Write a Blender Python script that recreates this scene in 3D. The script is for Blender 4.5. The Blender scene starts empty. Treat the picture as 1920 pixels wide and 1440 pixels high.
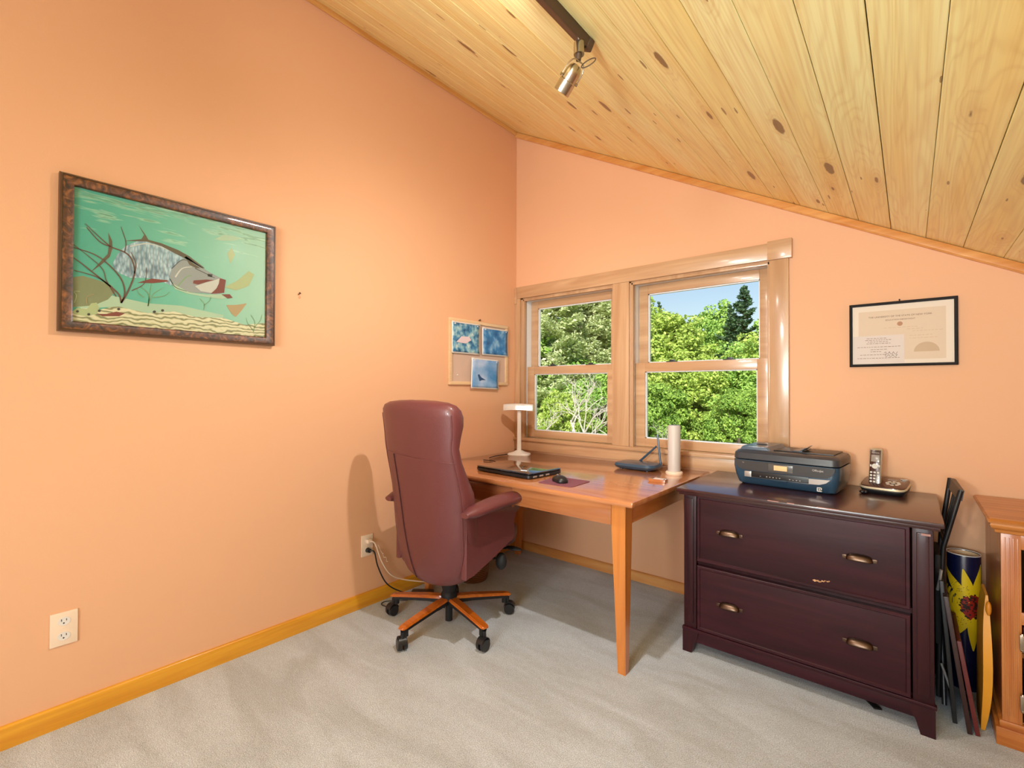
import bpy, bmesh, math, random
import numpy as np
from mathutils import Vector, Matrix, noise as mnoise
R = math.radians
PI = math.pi
scn = bpy.context.scene
COL = scn.collection

# ------------------------------------------------------------------ camera
# room axes: corner of left wall (x=0) and window wall (y=0) on the floor is the origin
cam_d = bpy.data.cameras.new('camera')
cam_d.sensor_fit = 'HORIZONTAL'
cam_d.sensor_width = 36.0
cam_d.lens = 888.3 / 1920 * 36.0
cam_d.clip_start = 0.02
cam_d.clip_end = 400
cam = bpy.data.objects.new('camera', cam_d)
COL.objects.link(cam)
yaw, pitch, roll = 0.69859, 0.0117, 0.0034
Fv = Vector((-math.sin(yaw) * math.cos(pitch), math.cos(yaw) * math.cos(pitch), math.sin(pitch)))
Rv = Vector((math.cos(yaw), math.sin(yaw), 0))
Uv = Rv.cross(Fv)
R2 = Rv * math.cos(roll) + Uv * math.sin(roll)
U2 = -Rv * math.sin(roll) + Uv * math.cos(roll)
M = Matrix((R2, U2, -Fv)).transposed().to_4x4()
M.translation = Vector((2.3075, -2.7946, 1.1958))
cam.matrix_world = M
scn.camera = cam

# ------------------------------------------------------------------ view, world, sun, lamps
scn.view_settings.view_transform = 'Standard'
scn.view_settings.look = 'None'
scn.view_settings.gamma = 1.0
scn.view_settings.use_curve_mapping = False
scn.view_settings.exposure = -0.2
scn.cycles.use_denoising = True
scn.cycles.max_bounces = 10
scn.cycles.diffuse_bounces = 4
scn.cycles.transparent_max_bounces = 12
scn.cycles.caustics_reflective = False
scn.cycles.caustics_refractive = False

world = bpy.data.worlds.new('world')
scn.world = world
world.use_nodes = True
wn = world.node_tree
sky = wn.nodes.new('ShaderNodeTexSky')
sky.sky_type = 'NISHITA'
sky.sun_disc = False
sky.sun_elevation = R(48)
sky.sun_rotation = R(200)
sky.altitude = 300
sky.air_density = 1.3
sky.dust_density = 1.6
wn.links.new(sky.outputs[0], wn.nodes['Background'].inputs[0])
wn.nodes['Background'].inputs[1].default_value = 0.195


def lamp(name, kind, loc, energy, color, size=0.05, target=None, **kw):
    d = bpy.data.lights.new(name, kind)
    d.energy = energy
    d.color = color
    if kind in ('SPOT', 'POINT'):
        d.shadow_soft_size = size
    if kind == 'AREA':
        d.shape = 'RECTANGLE'
        d.size, d.size_y = size
    for k, v in kw.items():
        setattr(d, k, v)
    o = bpy.data.objects.new(name, d)
    COL.objects.link(o)
    o.location = loc
    if target is not None:
        o.rotation_euler = (Vector(target) - Vector(loc)).to_track_quat('-Z', 'Y').to_euler()
    return o


lamp('sun', 'SUN', (6, -12, 20), 9.0, (1.0, 0.96, 0.88), angle=R(0.8), target=(-8, 26, -4))
# the visible track lamp, two unseen fills added behind, then the ceiling-glow head
lamp('track_and_fill_light', 'SPOT', (1.418, -1.495, 2.172), 80, (1.0, 0.94, 0.88), 0.022, (0.30, -1.15, 0.4), spot_size=R(160), spot_blend=0.9)
lamp('track_and_fill_light', 'SPOT', (1.50, -3.20, 2.14), 60, (1.0, 0.97, 0.94), 0.10, (2.1, 0.0, 1.2), spot_size=R(95), spot_blend=0.9)  # unseen fill spot added to brighten the window wall and cabinet
lamp('track_and_fill_light', 'POINT', (1.50, -3.9, 2.10), 8, (1.0, 0.95, 0.9), 0.15)  # unseen fill point added to lift the whole room
lamp('track_and_fill_light', 'SPOT', (1.45, -1.97, 2.24), 16, (1.0, 0.92, 0.84), 0.03, (1.08, -1.68, 2.58), spot_size=R(100), spot_blend=0.8)
# unseen upward fill added behind the camera to brighten the sloping ceiling
lamp('ceiling_fill_light', 'SPOT', (1.75, -3.9, 1.25), 215, (0.92, 1.0, 0.88), 0.10, (1.7, -0.6, 2.35), spot_size=R(85), spot_blend=1.0)
# unseen area fill added at the rear wall, lighting the room from behind
lamp('rear_fill_light', 'AREA', (2.3, -5.36, 1.35), 115, (0.86, 0.94, 1.0), (1.6, 1.2), (2.3, 0, 1.1))

# ------------------------------------------------------------------ material helpers


def new_mat(name):
    m = bpy.data.materials.new(name)
    m.use_nodes = True
    nt = m.node_tree
    return m, nt, nt.nodes['Principled BSDF']


def setp(b, **kw):
    for k, v in kw.items():
        b.inputs[k].default_value = v


def rgba(c):
    return (c[0], c[1], c[2], 1.0)


def srgb(r, g, b):
    f = lambda c: c / 12.92 if c <= 0.04045 else ((c + 0.055) / 1.055) ** 2.4
    return (f(r / 255), f(g / 255), f(b / 255))


def plain(name, col, rough=0.5, metal=0.0, coat=0.0, spec=0.5, bump=0.0, bscale=200, vary=0.0):
    m, nt, b = new_mat(name)
    setp(b, **{'Base Color': rgba(col), 'Roughness': rough, 'Metallic': metal, 'Coat Weight': coat, 'Coat Roughness': 0.08,
               'Specular IOR Level': spec})
    tc = nt.nodes.new('ShaderNodeTexCoord')
    n = nt.nodes.new('ShaderNodeTexNoise')
    n.inputs['Scale'].default_value = bscale
    n.inputs['Detail'].default_value = 3
    nt.links.new(tc.outputs['Object'], n.inputs['Vector'])
    if vary:
        n2 = nt.nodes.new('ShaderNodeTexNoise')
        n2.inputs['Scale'].default_value = 6
        nt.links.new(tc.outputs['Object'], n2.inputs['Vector'])
        mx = nt.nodes.new('ShaderNodeMix'); mx.data_type = 'RGBA'
        mx.inputs[6].default_value = rgba([c * (1 - vary) for c in col])
        mx.inputs[7].default_value = rgba([min(1, c * (1 + vary)) for c in col])
        nt.links.new(n2.outputs[0], mx.inputs[0])
        nt.links.new(mx.outputs[2], b.inputs['Base Color'])
    if bump:
        bp = nt.nodes.new('ShaderNodeBump')
        bp.inputs['Strength'].default_value = bump
        bp.inputs['Distance'].default_value = 0.002
        nt.links.new(n.outputs[0], bp.inputs['Height'])
        nt.links.new(bp.outputs[0], b.inputs['Normal'])
    return m


def math_node(nt, op, a=None, b=None, c=None):
    n = nt.nodes.new('ShaderNodeMath')
    n.operation = op
    for i, v in enumerate((a, b, c)):
        if v is None:
            continue
        if isinstance(v, (int, float)):
            n.inputs[i].default_value = v
        else:
            nt.links.new(v, n.inputs[i])
    return n.outputs[0]


def ramp(nt, fac, stops):
    r = nt.nodes.new('ShaderNodeValToRGB')
    cr = r.color_ramp
    while len(cr.elements) < len(stops):
        cr.elements.new(0.5)
    for e, (p, c) in zip(cr.elements, stops):
        e.position = p
        e.color = rgba(c)
    nt.links.new(fac, r.inputs[0])
    return r.outputs[0]


def mixc(nt, fac, a, b, mode='MIX'):
    m = nt.nodes.new('ShaderNodeMix'); m.data_type = 'RGBA'; m.blend_type = mode
    if isinstance(fac, (int, float)):
        m.inputs[0].default_value = fac
    else:
        nt.links.new(fac, m.inputs[0])
    for i, v in ((6, a), (7, b)):
        if isinstance(v, (tuple, list)):
            m.inputs[i].default_value = rgba(v)
        else:
            nt.links.new(v, m.inputs[i])
    return m.outputs[2]


def wood(name, dark, light, axis='X', fine=1.0, rough=0.35, coat=0.3, contrast=(0.3, 0.7), streak=0.35, knots=0.0):
    m, nt, b = new_mat(name)
    tc = nt.nodes.new('ShaderNodeTexCoord')
    mp = nt.nodes.new('ShaderNodeMapping')
    s = [16 * fine] * 3
    s['XYZ'.index(axis)] = 1.3 * fine
    mp.inputs['Scale'].default_value = s
    nt.links.new(tc.outputs['Object'], mp.inputs[0])
    n = nt.nodes.new('ShaderNodeTexNoise')
    n.inputs['Scale'].default_value = 1.0
    n.inputs['Detail'].default_value = 5
    n.inputs['Distortion'].default_value = 1.2
    nt.links.new(mp.outputs[0], n.inputs['Vector'])
    mp2 = nt.nodes.new('ShaderNodeMapping')
    s2 = [120 * fine] * 3
    s2['XYZ'.index(axis)] = 4 * fine
    mp2.inputs['Scale'].default_value = s2
    nt.links.new(tc.outputs['Object'], mp2.inputs[0])
    n2 = nt.nodes.new('ShaderNodeTexNoise')
    n2.inputs['Scale'].default_value = 1.0
    n2.inputs['Detail'].default_value = 2
    nt.links.new(mp2.outputs[0], n2.inputs['Vector'])
    c1 = ramp(nt, n.outputs[0], [(contrast[0], dark), (contrast[1], light)])
    f2 = math_node(nt, 'MULTIPLY', n2.outputs[0], streak)
    c2 = mixc(nt, f2, c1, [c * 0.55 for c in dark])
    if knots:
        mp3 = nt.nodes.new('ShaderNodeMapping')
        s3 = [9.0] * 3
        s3['XYZ'.index(axis)] = 2.6
        mp3.inputs['Scale'].default_value = s3
        nt.links.new(tc.outputs['Object'], mp3.inputs[0])
        v = nt.nodes.new('ShaderNodeTexVoronoi')
        v.inputs['Scale'].default_value = knots
        nt.links.new(mp3.outputs[0], v.inputs['Vector'])
        kf = math_node(nt, 'LESS_THAN', v.outputs['Distance'], 0.07)
        c2 = mixc(nt, kf, c2, [c * 0.3 for c in dark])
    nt.links.new(c2, b.inputs['Base Color'])
    setp(b, **{'Roughness': rough, 'Coat Weight': coat, 'Coat Roughness': 0.12})
    bp = nt.nodes.new('ShaderNodeBump')
    bp.inputs['Strength'].default_value = 0.15
    bp.inputs['Distance'].default_value = 0.001
    nt.links.new(n2.outputs[0], bp.inputs['Height'])
    nt.links.new(bp.outputs[0], b.inputs['Normal'])
    return m


def pine_ceiling():
    m, nt, b = new_mat('pine_boards')
    tc = nt.nodes.new('ShaderNodeTexCoord')
    sep = nt.nodes.new('ShaderNodeSeparateXYZ')
    nt.links.new(tc.outputs['Object'], sep.inputs[0])
    X, Y = sep.outputs[0], sep.outputs[1]
    bx_ = math_node(nt, 'MULTIPLY_ADD', X, 1 / 0.12, -2.125 / 0.12 + 40)
    bid = math_node(nt, 'FLOOR', bx_)
    wnz = nt.nodes.new('ShaderNodeTexWhiteNoise'); wnz.noise_dimensions = '1D'
    nt.links.new(bid, wnz.inputs['W'])
    rnd = wnz.outputs['Value']
    off = math_node(nt, 'MULTIPLY', rnd, 37.0)
    Y2 = math_node(nt, 'ADD', Y, off)
    comb = nt.nodes.new('ShaderNodeCombineXYZ')
    nt.links.new(X, comb.inputs[0]); nt.links.new(Y2, comb.inputs[1]); nt.links.new(off, comb.inputs[2])
    V = comb.outputs[0]

    def mp(sx, sy, sz=1):
        q = nt.nodes.new('ShaderNodeMapping')
        q.inputs['Scale'].default_value = (sx, sy, sz)
        nt.links.new(V, q.inputs[0])
        return q.outputs[0]
    # knots: sparse cells stretched along the board
    vk = nt.nodes.new('ShaderNodeTexVoronoi'); vk.voronoi_dimensions = '2D'
    vk.inputs['Scale'].default_value = 1.0
    vk.inputs['Randomness'].default_value = 0.9
    nt.links.new(mp(8.5, 2.0), vk.inputs['Vector'])
    sc_ = nt.nodes.new('ShaderNodeSeparateColor')
    nt.links.new(vk.outputs['Color'], sc_.inputs[0])
    wob = nt.nodes.new('ShaderNodeTexNoise')
    wob.inputs['Scale'].default_value = 30
    nt.links.new(V, wob.inputs['Vector'])
    dist = math_node(nt, 'ADD', vk.outputs['Distance'], math_node(nt, 'MULTIPLY_ADD', wob.outputs[0], 0.06, -0.03))
    size = math_node(nt, 'MULTIPLY_ADD', math_node(nt, 'POWER', sc_.outputs[1], 2.0), 0.10, 0.006)
    kmask = nt.nodes.new('ShaderNodeMapRange'); kmask.interpolation_type = 'SMOOTHSTEP'
    nt.links.new(math_node(nt, 'SUBTRACT', dist, size), kmask.inputs[0])
    kmask.inputs[1].default_value = 0.0
    kmask.inputs[2].default_value = 0.03
    kmask.inputs[3].default_value = 1.0
    kmask.inputs[4].default_value = 0.0
    on = math_node(nt, 'GREATER_THAN', sc_.outputs[0], 0.60)
    knot = math_node(nt, 'MULTIPLY', kmask.outputs[0], on)
    halo = nt.nodes.new('ShaderNodeMapRange'); halo.interpolation_type = 'SMOOTHSTEP'
    nt.links.new(dist, halo.inputs[0])
    halo.inputs[1].default_value = 0.04
    halo.inputs[2].default_value = 0.32
    halo.inputs[3].default_value = 1.0
    halo.inputs[4].default_value = 0.0
    halo2 = math_node(nt, 'MULTIPLY', halo.outputs[0], on)
    # grain lines, bending round the knots
    g = nt.nodes.new('ShaderNodeTexNoise')
    g.inputs['Scale'].default_value = 1
    g.inputs['Detail'].default_value = 2
    g.inputs['Distortion'].default_value = 0.6
    nt.links.new(mp(9, 0.8), g.inputs['Vector'])
    phase = math_node(nt, 'ADD', math_node(nt, 'MULTIPLY', g.outputs[0], 14.0), math_node(nt, 'MULTIPLY', halo2, 2.6))
    line = math_node(nt, 'SINE', math_node(nt, 'MULTIPLY', phase, 6.28))
    line = math_node(nt, 'POWER', math_node(nt, 'MULTIPLY_ADD', line, 0.5, 0.5), 3.0)
    base = mixc(nt, rnd, srgb(252, 244, 186), srgb(248, 232, 160))
    big = nt.nodes.new('ShaderNodeTexNoise')
    big.inputs['Scale'].default_value = 1
    nt.links.new(mp(10, 0.7), big.inputs['Vector'])
    base = mixc(nt, ramp(nt, big.outputs[0], [(0.45, (0, 0, 0)), (0.75, (0.7, 0.7, 0.7))]), base, srgb(244, 204, 116))
    fine = nt.nodes.new('ShaderNodeTexNoise')
    fine.inputs['Scale'].default_value = 1
    fine.inputs['Detail'].default_value = 3
    nt.links.new(mp(140, 2.5), fine.inputs['Vector'])
    base = mixc(nt, ramp(nt, fine.outputs[0], [(0.40, (0, 0, 0)), (0.75, (0.5, 0.5, 0.5))]), base, srgb(222, 178, 104))
    c = mixc(nt, math_node(nt, 'MULTIPLY', line, 0.17), base, srgb(205, 146, 70))
    # short dark bark slits lying along the boards
    vs = nt.nodes.new('ShaderNodeTexVoronoi'); vs.voronoi_dimensions = '2D'
    vs.inputs['Scale'].default_value = 1.0
    nt.links.new(mp(9.0, 3.4), vs.inputs['Vector'])
    ss = nt.nodes.new('ShaderNodeSeparateColor')
    nt.links.new(vs.outputs['Color'], ss.inputs[0])
    sx_ = nt.nodes.new('ShaderNodeTexVoronoi'); sx_.voronoi_dimensions = '2D'
    sx_.inputs['Scale'].default_value = 1.0
    nt.links.new(mp(22.0, 3.4), sx_.inputs['Vector'])
    s2c = nt.nodes.new('ShaderNodeSeparateColor')
    nt.links.new(sx_.outputs['Color'], s2c.inputs[0])
    slit = math_node(nt, 'LESS_THAN', math_node(nt, 'ADD', sx_.outputs['Distance'], math_node(nt, 'MULTIPLY_ADD', wob.outputs[0], 0.10, -0.05)), math_node(nt, 'MULTIPLY', s2c.outputs[2], 0.10))
    slit = math_node(nt, 'MULTIPLY', slit, math_node(nt, 'GREATER_THAN', s2c.outputs[0], 0.80))
    c = mixc(nt, math_node(nt, 'MULTIPLY', slit, 0.75), c, srgb(110, 62, 26))
    c = mixc(nt, math_node(nt, 'MULTIPLY', halo2, 0.22), c, srgb(196, 130, 60))
    c = mixc(nt, math_node(nt, 'MULTIPLY', knot, 0.85), c, srgb(104, 58, 22))
    nt.links.new(c, b.inputs['Base Color'])
    setp(b, **{'Roughness': 0.42, 'Coat Weight': 0.25, 'Coat Roughness': 0.25})
    return m


def carpet_mat():
    m, nt, b = new_mat('carpet_pile')
    tc = nt.nodes.new('ShaderNodeTexCoord')

    def nz(scale, detail=4, dist=0.0, mp=None):
        n = nt.nodes.new('ShaderNodeTexNoise')
        n.inputs['Scale'].default_value = scale
        n.inputs['Detail'].default_value = detail
        n.inputs['Distortion'].default_value = dist
        if mp:
            q = nt.nodes.new('ShaderNodeMapping')
            q.inputs['Scale'].default_value = mp[0]
            q.inputs['Rotation'].default_value = (0, 0, mp[1])
            nt.links.new(tc.outputs['Object'], q.inputs[0])
            nt.links.new(q.outputs[0], n.inputs['Vector'])
        else:
            nt.links.new(tc.outputs['Object'], n.inputs['Vector'])
        return n.outputs[0]
    c = ramp(nt, nz(260, 3), [(0.3, srgb(172, 179, 188)), (0.7, srgb(234, 242, 252))])
    stroke = ramp(nt, nz(2.2, 3, 0.8, ((1.0, 3.2, 1), R(35))), [(0.35, (0.82, 0.805, 0.78)), (0.62, (1.0, 1.0, 1.0))])
    c = mixc(nt, 1.0, c, stroke, 'MULTIPLY')
    c = mixc(nt, 0.5, c, ramp(nt, nz(45, 4), [(0.35, (0.86, 0.85, 0.84)), (0.65, (1, 1, 1))]), 'MULTIPLY')
    nt.links.new(c, b.inputs['Base Color'])
    setp(b, **{'Roughness': 0.95, 'Specular IOR Level': 0.1, 'Sheen Weight': 0.15})
    bp = nt.nodes.new('ShaderNodeBump')
    bp.inputs['Strength'].default_value = 0.7
    bp.inputs['Distance'].default_value = 0.006
    nt.links.new(nz(320, 3), bp.inputs['Height'])
    nt.links.new(bp.outputs[0], b.inputs['Normal'])
    return m


def glass_mat(name, tint=(1, 1, 1), refl=0.10, rough=0.02):
    m = bpy.data.materials.new(name)
    m.use_nodes = True
    nt = m.node_tree
    nt.nodes.clear()
    out = nt.nodes.new('ShaderNodeOutputMaterial')
    t = nt.nodes.new('ShaderNodeBsdfTransparent'); t.inputs[0].default_value = rgba(tint)
    g = nt.nodes.new('ShaderNodeBsdfGlossy'); g.inputs['Roughness'].default_value = rough
    lw = nt.nodes.new('ShaderNodeLayerWeight'); lw.inputs[0].default_value = 0.25
    mx = nt.nodes.new('ShaderNodeMixShader')
    f = math_node(nt, 'MULTIPLY', lw.outputs['Fresnel'], refl * 4)
    nt.links.new(f, mx.inputs[0])
    nt.links.new(t.outputs[0], mx.inputs[1])
    nt.links.new(g.outputs[0], mx.inputs[2])
    nt.links.new(mx.outputs[0], out.inputs[0])
    return m


def emit(name, col, strength):
    m, nt, b = new_mat(name)
    setp(b, **{'Base Color': rgba(col), 'Emission Color': rgba(col), 'Emission Strength': strength})
    return m


def leaf_mat(name, a, bcol, trans=0.35):
    m, nt, b = new_mat(name)
    g = nt.nodes.new('ShaderNodeNewGeometry')
    tc = nt.nodes.new('ShaderNodeTexCoord')
    n = nt.nodes.new('ShaderNodeTexNoise')
    n.inputs['Scale'].default_value = 0.7
    nt.links.new(tc.outputs['Object'], n.inputs['Vector'])
    f = math_node(nt, 'MULTIPLY_ADD', g.outputs['Random Per Island'], 0.6, math_node(nt, 'MULTIPLY_ADD', n.outputs[0], 1.2, -0.4))
    c = ramp(nt, f, [(0.1, a), (0.9, bcol)])
    nt.links.new(c, b.inputs['Base Color'])
    setp(b, **{'Roughness': 0.6, 'Specular IOR Level': 0.2})
    tr = nt.nodes.new('ShaderNodeBsdfTranslucent')
    nt.links.new(c, tr.inputs[0])
    mx = nt.nodes.new('ShaderNodeMixShader')
    mx.inputs[0].default_value = trans
    nt.links.new(b.outputs[0], mx.inputs[1])
    nt.links.new(tr.outputs[0], mx.inputs[2])
    nt.links.new(mx.outputs[0], nt.nodes['Material Output'].inputs[0])
    return m


MT = {}
MT['wall'] = plain('peach_wall_paint', (.77, .43, .25), 0.62, bump=0.12, bscale=160, spec=0.3)
MT['ceil'] = pine_ceiling()
MT['carpet'] = carpet_mat()
MT['trimx'] = wood('pine_trim_x', srgb(205, 130, 62), srgb(232, 172, 104), 'X', coat=0.4)
MT['trimy'] = wood('pine_trim_y', srgb(208, 132, 22), srgb(234, 170, 46), 'Y', coat=0.3, knots=0.8)
MT['trimyd'] = wood('ceiling_trim_y', srgb(205, 140, 70), srgb(226, 170, 100), 'Y', coat=0.3)
MT['casx'] = wood('window_pine_x', srgb(186, 142, 104), srgb(212, 172, 134), 'X', 0.8, rough=0.3, coat=0.5, streak=0.2)
MT['casz'] = wood('window_pine_z', srgb(186, 142, 104), srgb(212, 172, 134), 'Z', 0.8, rough=0.3, coat=0.5, streak=0.2)
MT['deskx'] = wood('desk_cherry_x', srgb(176, 104, 58), srgb(206, 138, 88), 'X', rough=0.2, coat=1.0)
MT['desky'] = wood('desk_cherry_y', srgb(184, 104, 48), srgb(214, 138, 74), 'Y', rough=0.28, coat=0.6)
MT['deskz'] = wood('desk_cherry_z', srgb(198, 116, 48), srgb(224, 146, 70), 'Z', rough=0.3, coat=0.5)
MT['cherryx'] = wood('dark_cherry_x', srgb(42, 14, 22), srgb(66, 24, 34), 'X', rough=0.4, coat=0.15)
MT['cherrytop'] = wood('polished_dark_cherry', srgb(48, 16, 18), srgb(74, 28, 30), 'X', rough=0.3, coat=0.5)
MT['cherryz'] = wood('dark_cherry_z', srgb(42, 14, 20), srgb(62, 22, 28), 'Z', rough=0.4, coat=0.15)
MT['oakx'] = wood('oak_x', srgb(176, 98, 34), srgb(212, 140, 66), 'X', 1.3, coat=0.4, streak=0.6)
MT['oakz'] = wood('oak_z', srgb(184, 104, 46), srgb(220, 150, 84), 'Z', 1.3, coat=0.4, streak=0.7)
MT['leather'] = plain('burgundy_leather', srgb(104, 52, 54), 0.42, coat=0.25, bump=0.35, bscale=420, vary=0.12)
MT['leatherdk'] = plain('dark_leather_piping', srgb(60, 20, 22), 0.5)
MT['black'] = plain('black_plastic', (0.012, 0.012, 0.014), 0.38)
MT['blackm'] = plain('black_matte', (0.013, 0.013, 0.014), 0.6, spec=.3)
MT['charcoal'] = plain('charcoal_plastic', (0.035, 0.04, 0.05), 0.35)
MT['slate'] = plain('slate_plastic', (0.03, 0.07, 0.12), 0.3, coat=0.3)
MT['baseWood'] = wood('chair_base_wood', srgb(176, 84, 20), srgb(212, 116, 36), 'X', 1.5, rough=0.2, coat=0.8)
MT['white'] = plain('white_plastic', srgb(226, 220, 214), 0.35, coat=0.2)
MT['ivory'] = plain('ivory_plastic', srgb(238, 214, 190), 0.4)
MT['silver'] = plain('silver_plastic', srgb(188, 186, 184), 0.3, metal=0.6)
MT['nickel'] = plain('brushed_nickel', srgb(190, 178, 160), 0.25, metal=1.0)
MT['bronze'] = plain('bronze_track', srgb(92, 74, 62), 0.4, metal=0.3)
MT['brass'] = plain('antique_brass', srgb(104, 84, 70), 0.36, metal=1.0)
MT['glass'] = glass_mat('window_glass')
MT['picglass'] = glass_mat('picture_glass', refl=0.003, rough=0.16)
MT['vinyl'] = plain('white_vinyl', srgb(236, 240, 246), 0.4)
MT['tube'] = emit('lamp_tube_glow', (1.0, 1.0, 0.98), 6.0)
MT['hot'] = emit('track_bulb_glow', (1.0, 0.85, 0.65), 12.0)
MT['worn'] = plain('worn_edge_pink', srgb(170, 124, 116), .5)
MT['paper'] = plain('cream_paper', srgb(226, 212, 196), 0.7)
MT['paper2'] = plain('grey_paper', srgb(214, 202, 196), 0.7)
MT['ink'] = plain('brown_ink', srgb(120, 90, 72), 0.8)
MT['inkfaint'] = plain('faint_ink', srgb(196, 166, 138), 0.8)
MT['inkblack'] = plain('black_ink', srgb(60, 46, 44), 0.8)

for k_ in ('cherryx', 'cherryz'):
    MT[k_].node_tree.nodes['Principled BSDF'].inputs['Specular IOR Level'].default_value = 0.25

# ------------------------------------------------------------------ mesh helpers


class MB:
    def __init__(s):
        s.bm = bmesh.new()
        s.mi = 0

    def _new(s, f):
        for x in f:
            x.material_index = s.mi

    def box(s, c, d, bev=0.0, rot=None, seg=2):
        r = bmesh.ops.create_cube(s.bm, size=1)
        vs = r['verts']
        for v in vs:
            v.co = Vector((v.co.x * d[0], v.co.y * d[1], v.co.z * d[2]))
        fs = list({f for v in vs for f in v.link_faces})
        s._new(fs)
        if bev:
            es = list({e for v in vs for e in v.link_edges})
            rr = bmesh.ops.bevel(s.bm, geom=es, offset=bev, segments=seg, affect='EDGES', profile=0.6, clamp_overlap=True)
            s._new(rr['faces'])
            vs = list({v for f in rr['faces'] for v in f.verts} | {v for v in vs if v.is_valid})
        m = Matrix.Translation(Vector(c))
        if rot is not None:
            m = m @ rot
        bmesh.ops.transform(s.bm, matrix=m, verts=vs)
        return s

    def b2(s, a, b, bev=0.0):
        c = [(a[i] + b[i]) / 2 for i in range(3)]
        d = [abs(a[i] - b[i]) for i in range(3)]
        return s.box(c, d, bev)

    def ring(s, pts):
        return [s.bm.verts.new(p) for p in pts]

    def loft(s, rings, cap=(True, True), closed=True):
        rs = [s.ring(r) for r in rings]
        n = len(rs[0])
        fs = []
        for a, b in zip(rs[:-1], rs[1:]):
            for i in range(n if closed else n - 1):
                j = (i + 1) % n
                fs.append(s.bm.faces.new((a[i], a[j], b[j], b[i])))
        if cap[0]:
            fs.append(s.bm.faces.new(list(reversed(rs[0]))))
        if cap[1]:
            fs.append(s.bm.faces.new(rs[-1]))
        s._new(fs)
        return s

    def tube(s, path, r, n=10, cap=True):
        path = [Vector(p) for p in path]
        rr = r if isinstance(r, (list, tuple)) else [r] * len(path)
        rings = []
        up = Vector((0, 0, 1))
        prev = None
        for i, p in enumerate(path):
            t = (path[min(i + 1, len(path) - 1)] - path[max(i - 1, 0)]).normalized()
            if prev is None:
                a = up if abs(t.z) < 0.9 else Vector((1, 0, 0))
                u = t.cross(a).normalized()
            else:
                u = (prev - t * prev.dot(t)).normalized()
            prev = u
            w = t.cross(u)
            rings.append([p + (u * math.cos(2 * PI * k / n) + w * math.sin(2 * PI * k / n)) * rr[i] for k in range(n)])
        return s.loft(rings, (cap, cap))

    def cyl(s, a, b, r0, r1=None, n=24):
        return s.tube([a, b], [r0, r0 if r1 is None else r1], n)

    def lathe(s, prof, c=(0, 0, 0), n=32, sx=1, sy=1, cap=(True, True)):
        return s.loft([[Vector((c[0] + r * math.cos(2 * PI * k / n) * sx, c[1] + r * math.sin(2 * PI * k / n) * sy, c[2] + z))
                        for k in range(n)] for r, z in prof], cap)

    def prism(s, poly, ax, d0, d1):
        def P(u, v, d):
            return {'x': (d, u, v), 'y': (u, d, v), 'z': (u, v, d)}[ax]
        return s.loft([[P(u, v, d0) for u, v in poly], [P(u, v, d1) for u, v in poly]])

    def flat(s, poly3):
        f = s.bm.faces.new([s.bm.verts.new(p) for p in poly3])
        f.material_index = s.mi
        return s

    def ellipsoid(s, c, d, n=16, m=10, rot=None):
        r = bmesh.ops.create_uvsphere(s.bm, u_segments=n, v_segments=m, radius=0.5)
        mm = Matrix.Translation(Vector(c)) @ (rot or Matrix.Identity(4)) @ Matrix.Diagonal((d[0], d[1], d[2], 1))
        bmesh.ops.transform(s.bm, matrix=mm, verts=r['verts'])
        s._new({f for v in r['verts'] for f in v.link_faces})
        return s

    def build(s, name, mats, parent=None, loc=None, rotz=None, sharp=38, smooth=True, recalc=True):
        bm = s.bm
        if recalc:
            bmesh.ops.recalc_face_normals(bm, faces=bm.faces)
        for f in bm.faces:
            f.smooth = smooth
        for e in bm.edges:
            if len(e.link_faces) == 2 and e.calc_face_angle(0) > R(sharp):
                e.smooth = False
        me = bpy.data.meshes.new(name)
        bm.to_mesh(me)
        bm.free()
        for m in (mats if isinstance(mats, (list, tuple)) else [mats]):
            me.materials.append(m)
        o = bpy.data.objects.new(name, me)
        COL.objects.link(o)
        if parent is not None:
            o.parent = parent
        if loc is not None:
            o.location = loc
        if rotz is not None:
            o.rotation_euler = (0, 0, rotz)
        return o


def tag(o, label, cat, group=None, kind=None):
    o['label'] = label
    o['category'] = cat
    if group:
        o['group'] = group
    if kind:
        o['kind'] = kind
    return o


def thing(name, loc, label, cat, rotz=0.0, group=None):
    o = bpy.data.objects.new(name, None)
    o.empty_display_size = 0.1
    COL.objects.link(o)
    o.location = loc
    o.rotation_euler = (0, 0, rotz)
    return tag(o, label, cat, group)


def struct(o, label=None, cat=None):
    o['kind'] = 'structure'
    if label:
        o['label'] = label
        o['category'] = cat
    return o


def sempty(name, label, cat):
    o = bpy.data.objects.new(name, None)
    COL.objects.link(o)
    return struct(o, label, cat)


def text(name, body, size, mat, parent, loc, rot, ext=0.0002, align='CENTER', sx=1.0):
    c = bpy.data.curves.new(name, 'FONT')
    c.body = body
    c.size = size
    c.extrude = ext
    c.align_x = align
    c.materials.append(mat)
    tmp = bpy.data.objects.new(name, c)
    COL.objects.link(tmp)
    bpy.context.view_layer.update()
    me = bpy.data.meshes.new_from_object(tmp)
    bpy.data.objects.remove(tmp)
    o = bpy.data.objects.new(name, me)
    COL.objects.link(o)
    o.parent = parent
    o.location = loc
    o.rotation_euler = rot
    return o


def smooth_path(pts, n=8):
    """Catmull-Rom through the points"""
    P = [Vector(p) for p in pts]
    P = [P[0]] + P + [P[-1]]
    out = []
    for i in range(1, len(P) - 2):
        for k in range(n):
            t = k / n
            a, b, c, d = P[i - 1], P[i], P[i + 1], P[i + 2]
            out.append(0.5 * ((2 * b) + (c - a) * t + (2 * a - 5 * b + 4 * c - d) * t * t + (3 * b - a - 3 * c + d) * t ** 3))
    out.append(P[-2])
    return out


# ================================================================== ROOM
ZC = lambda x: 3.173 - 0.549 * x          # underside of the sloped ceiling
XK, YR = 3.95, -5.5                        # knee wall and rear wall

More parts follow.
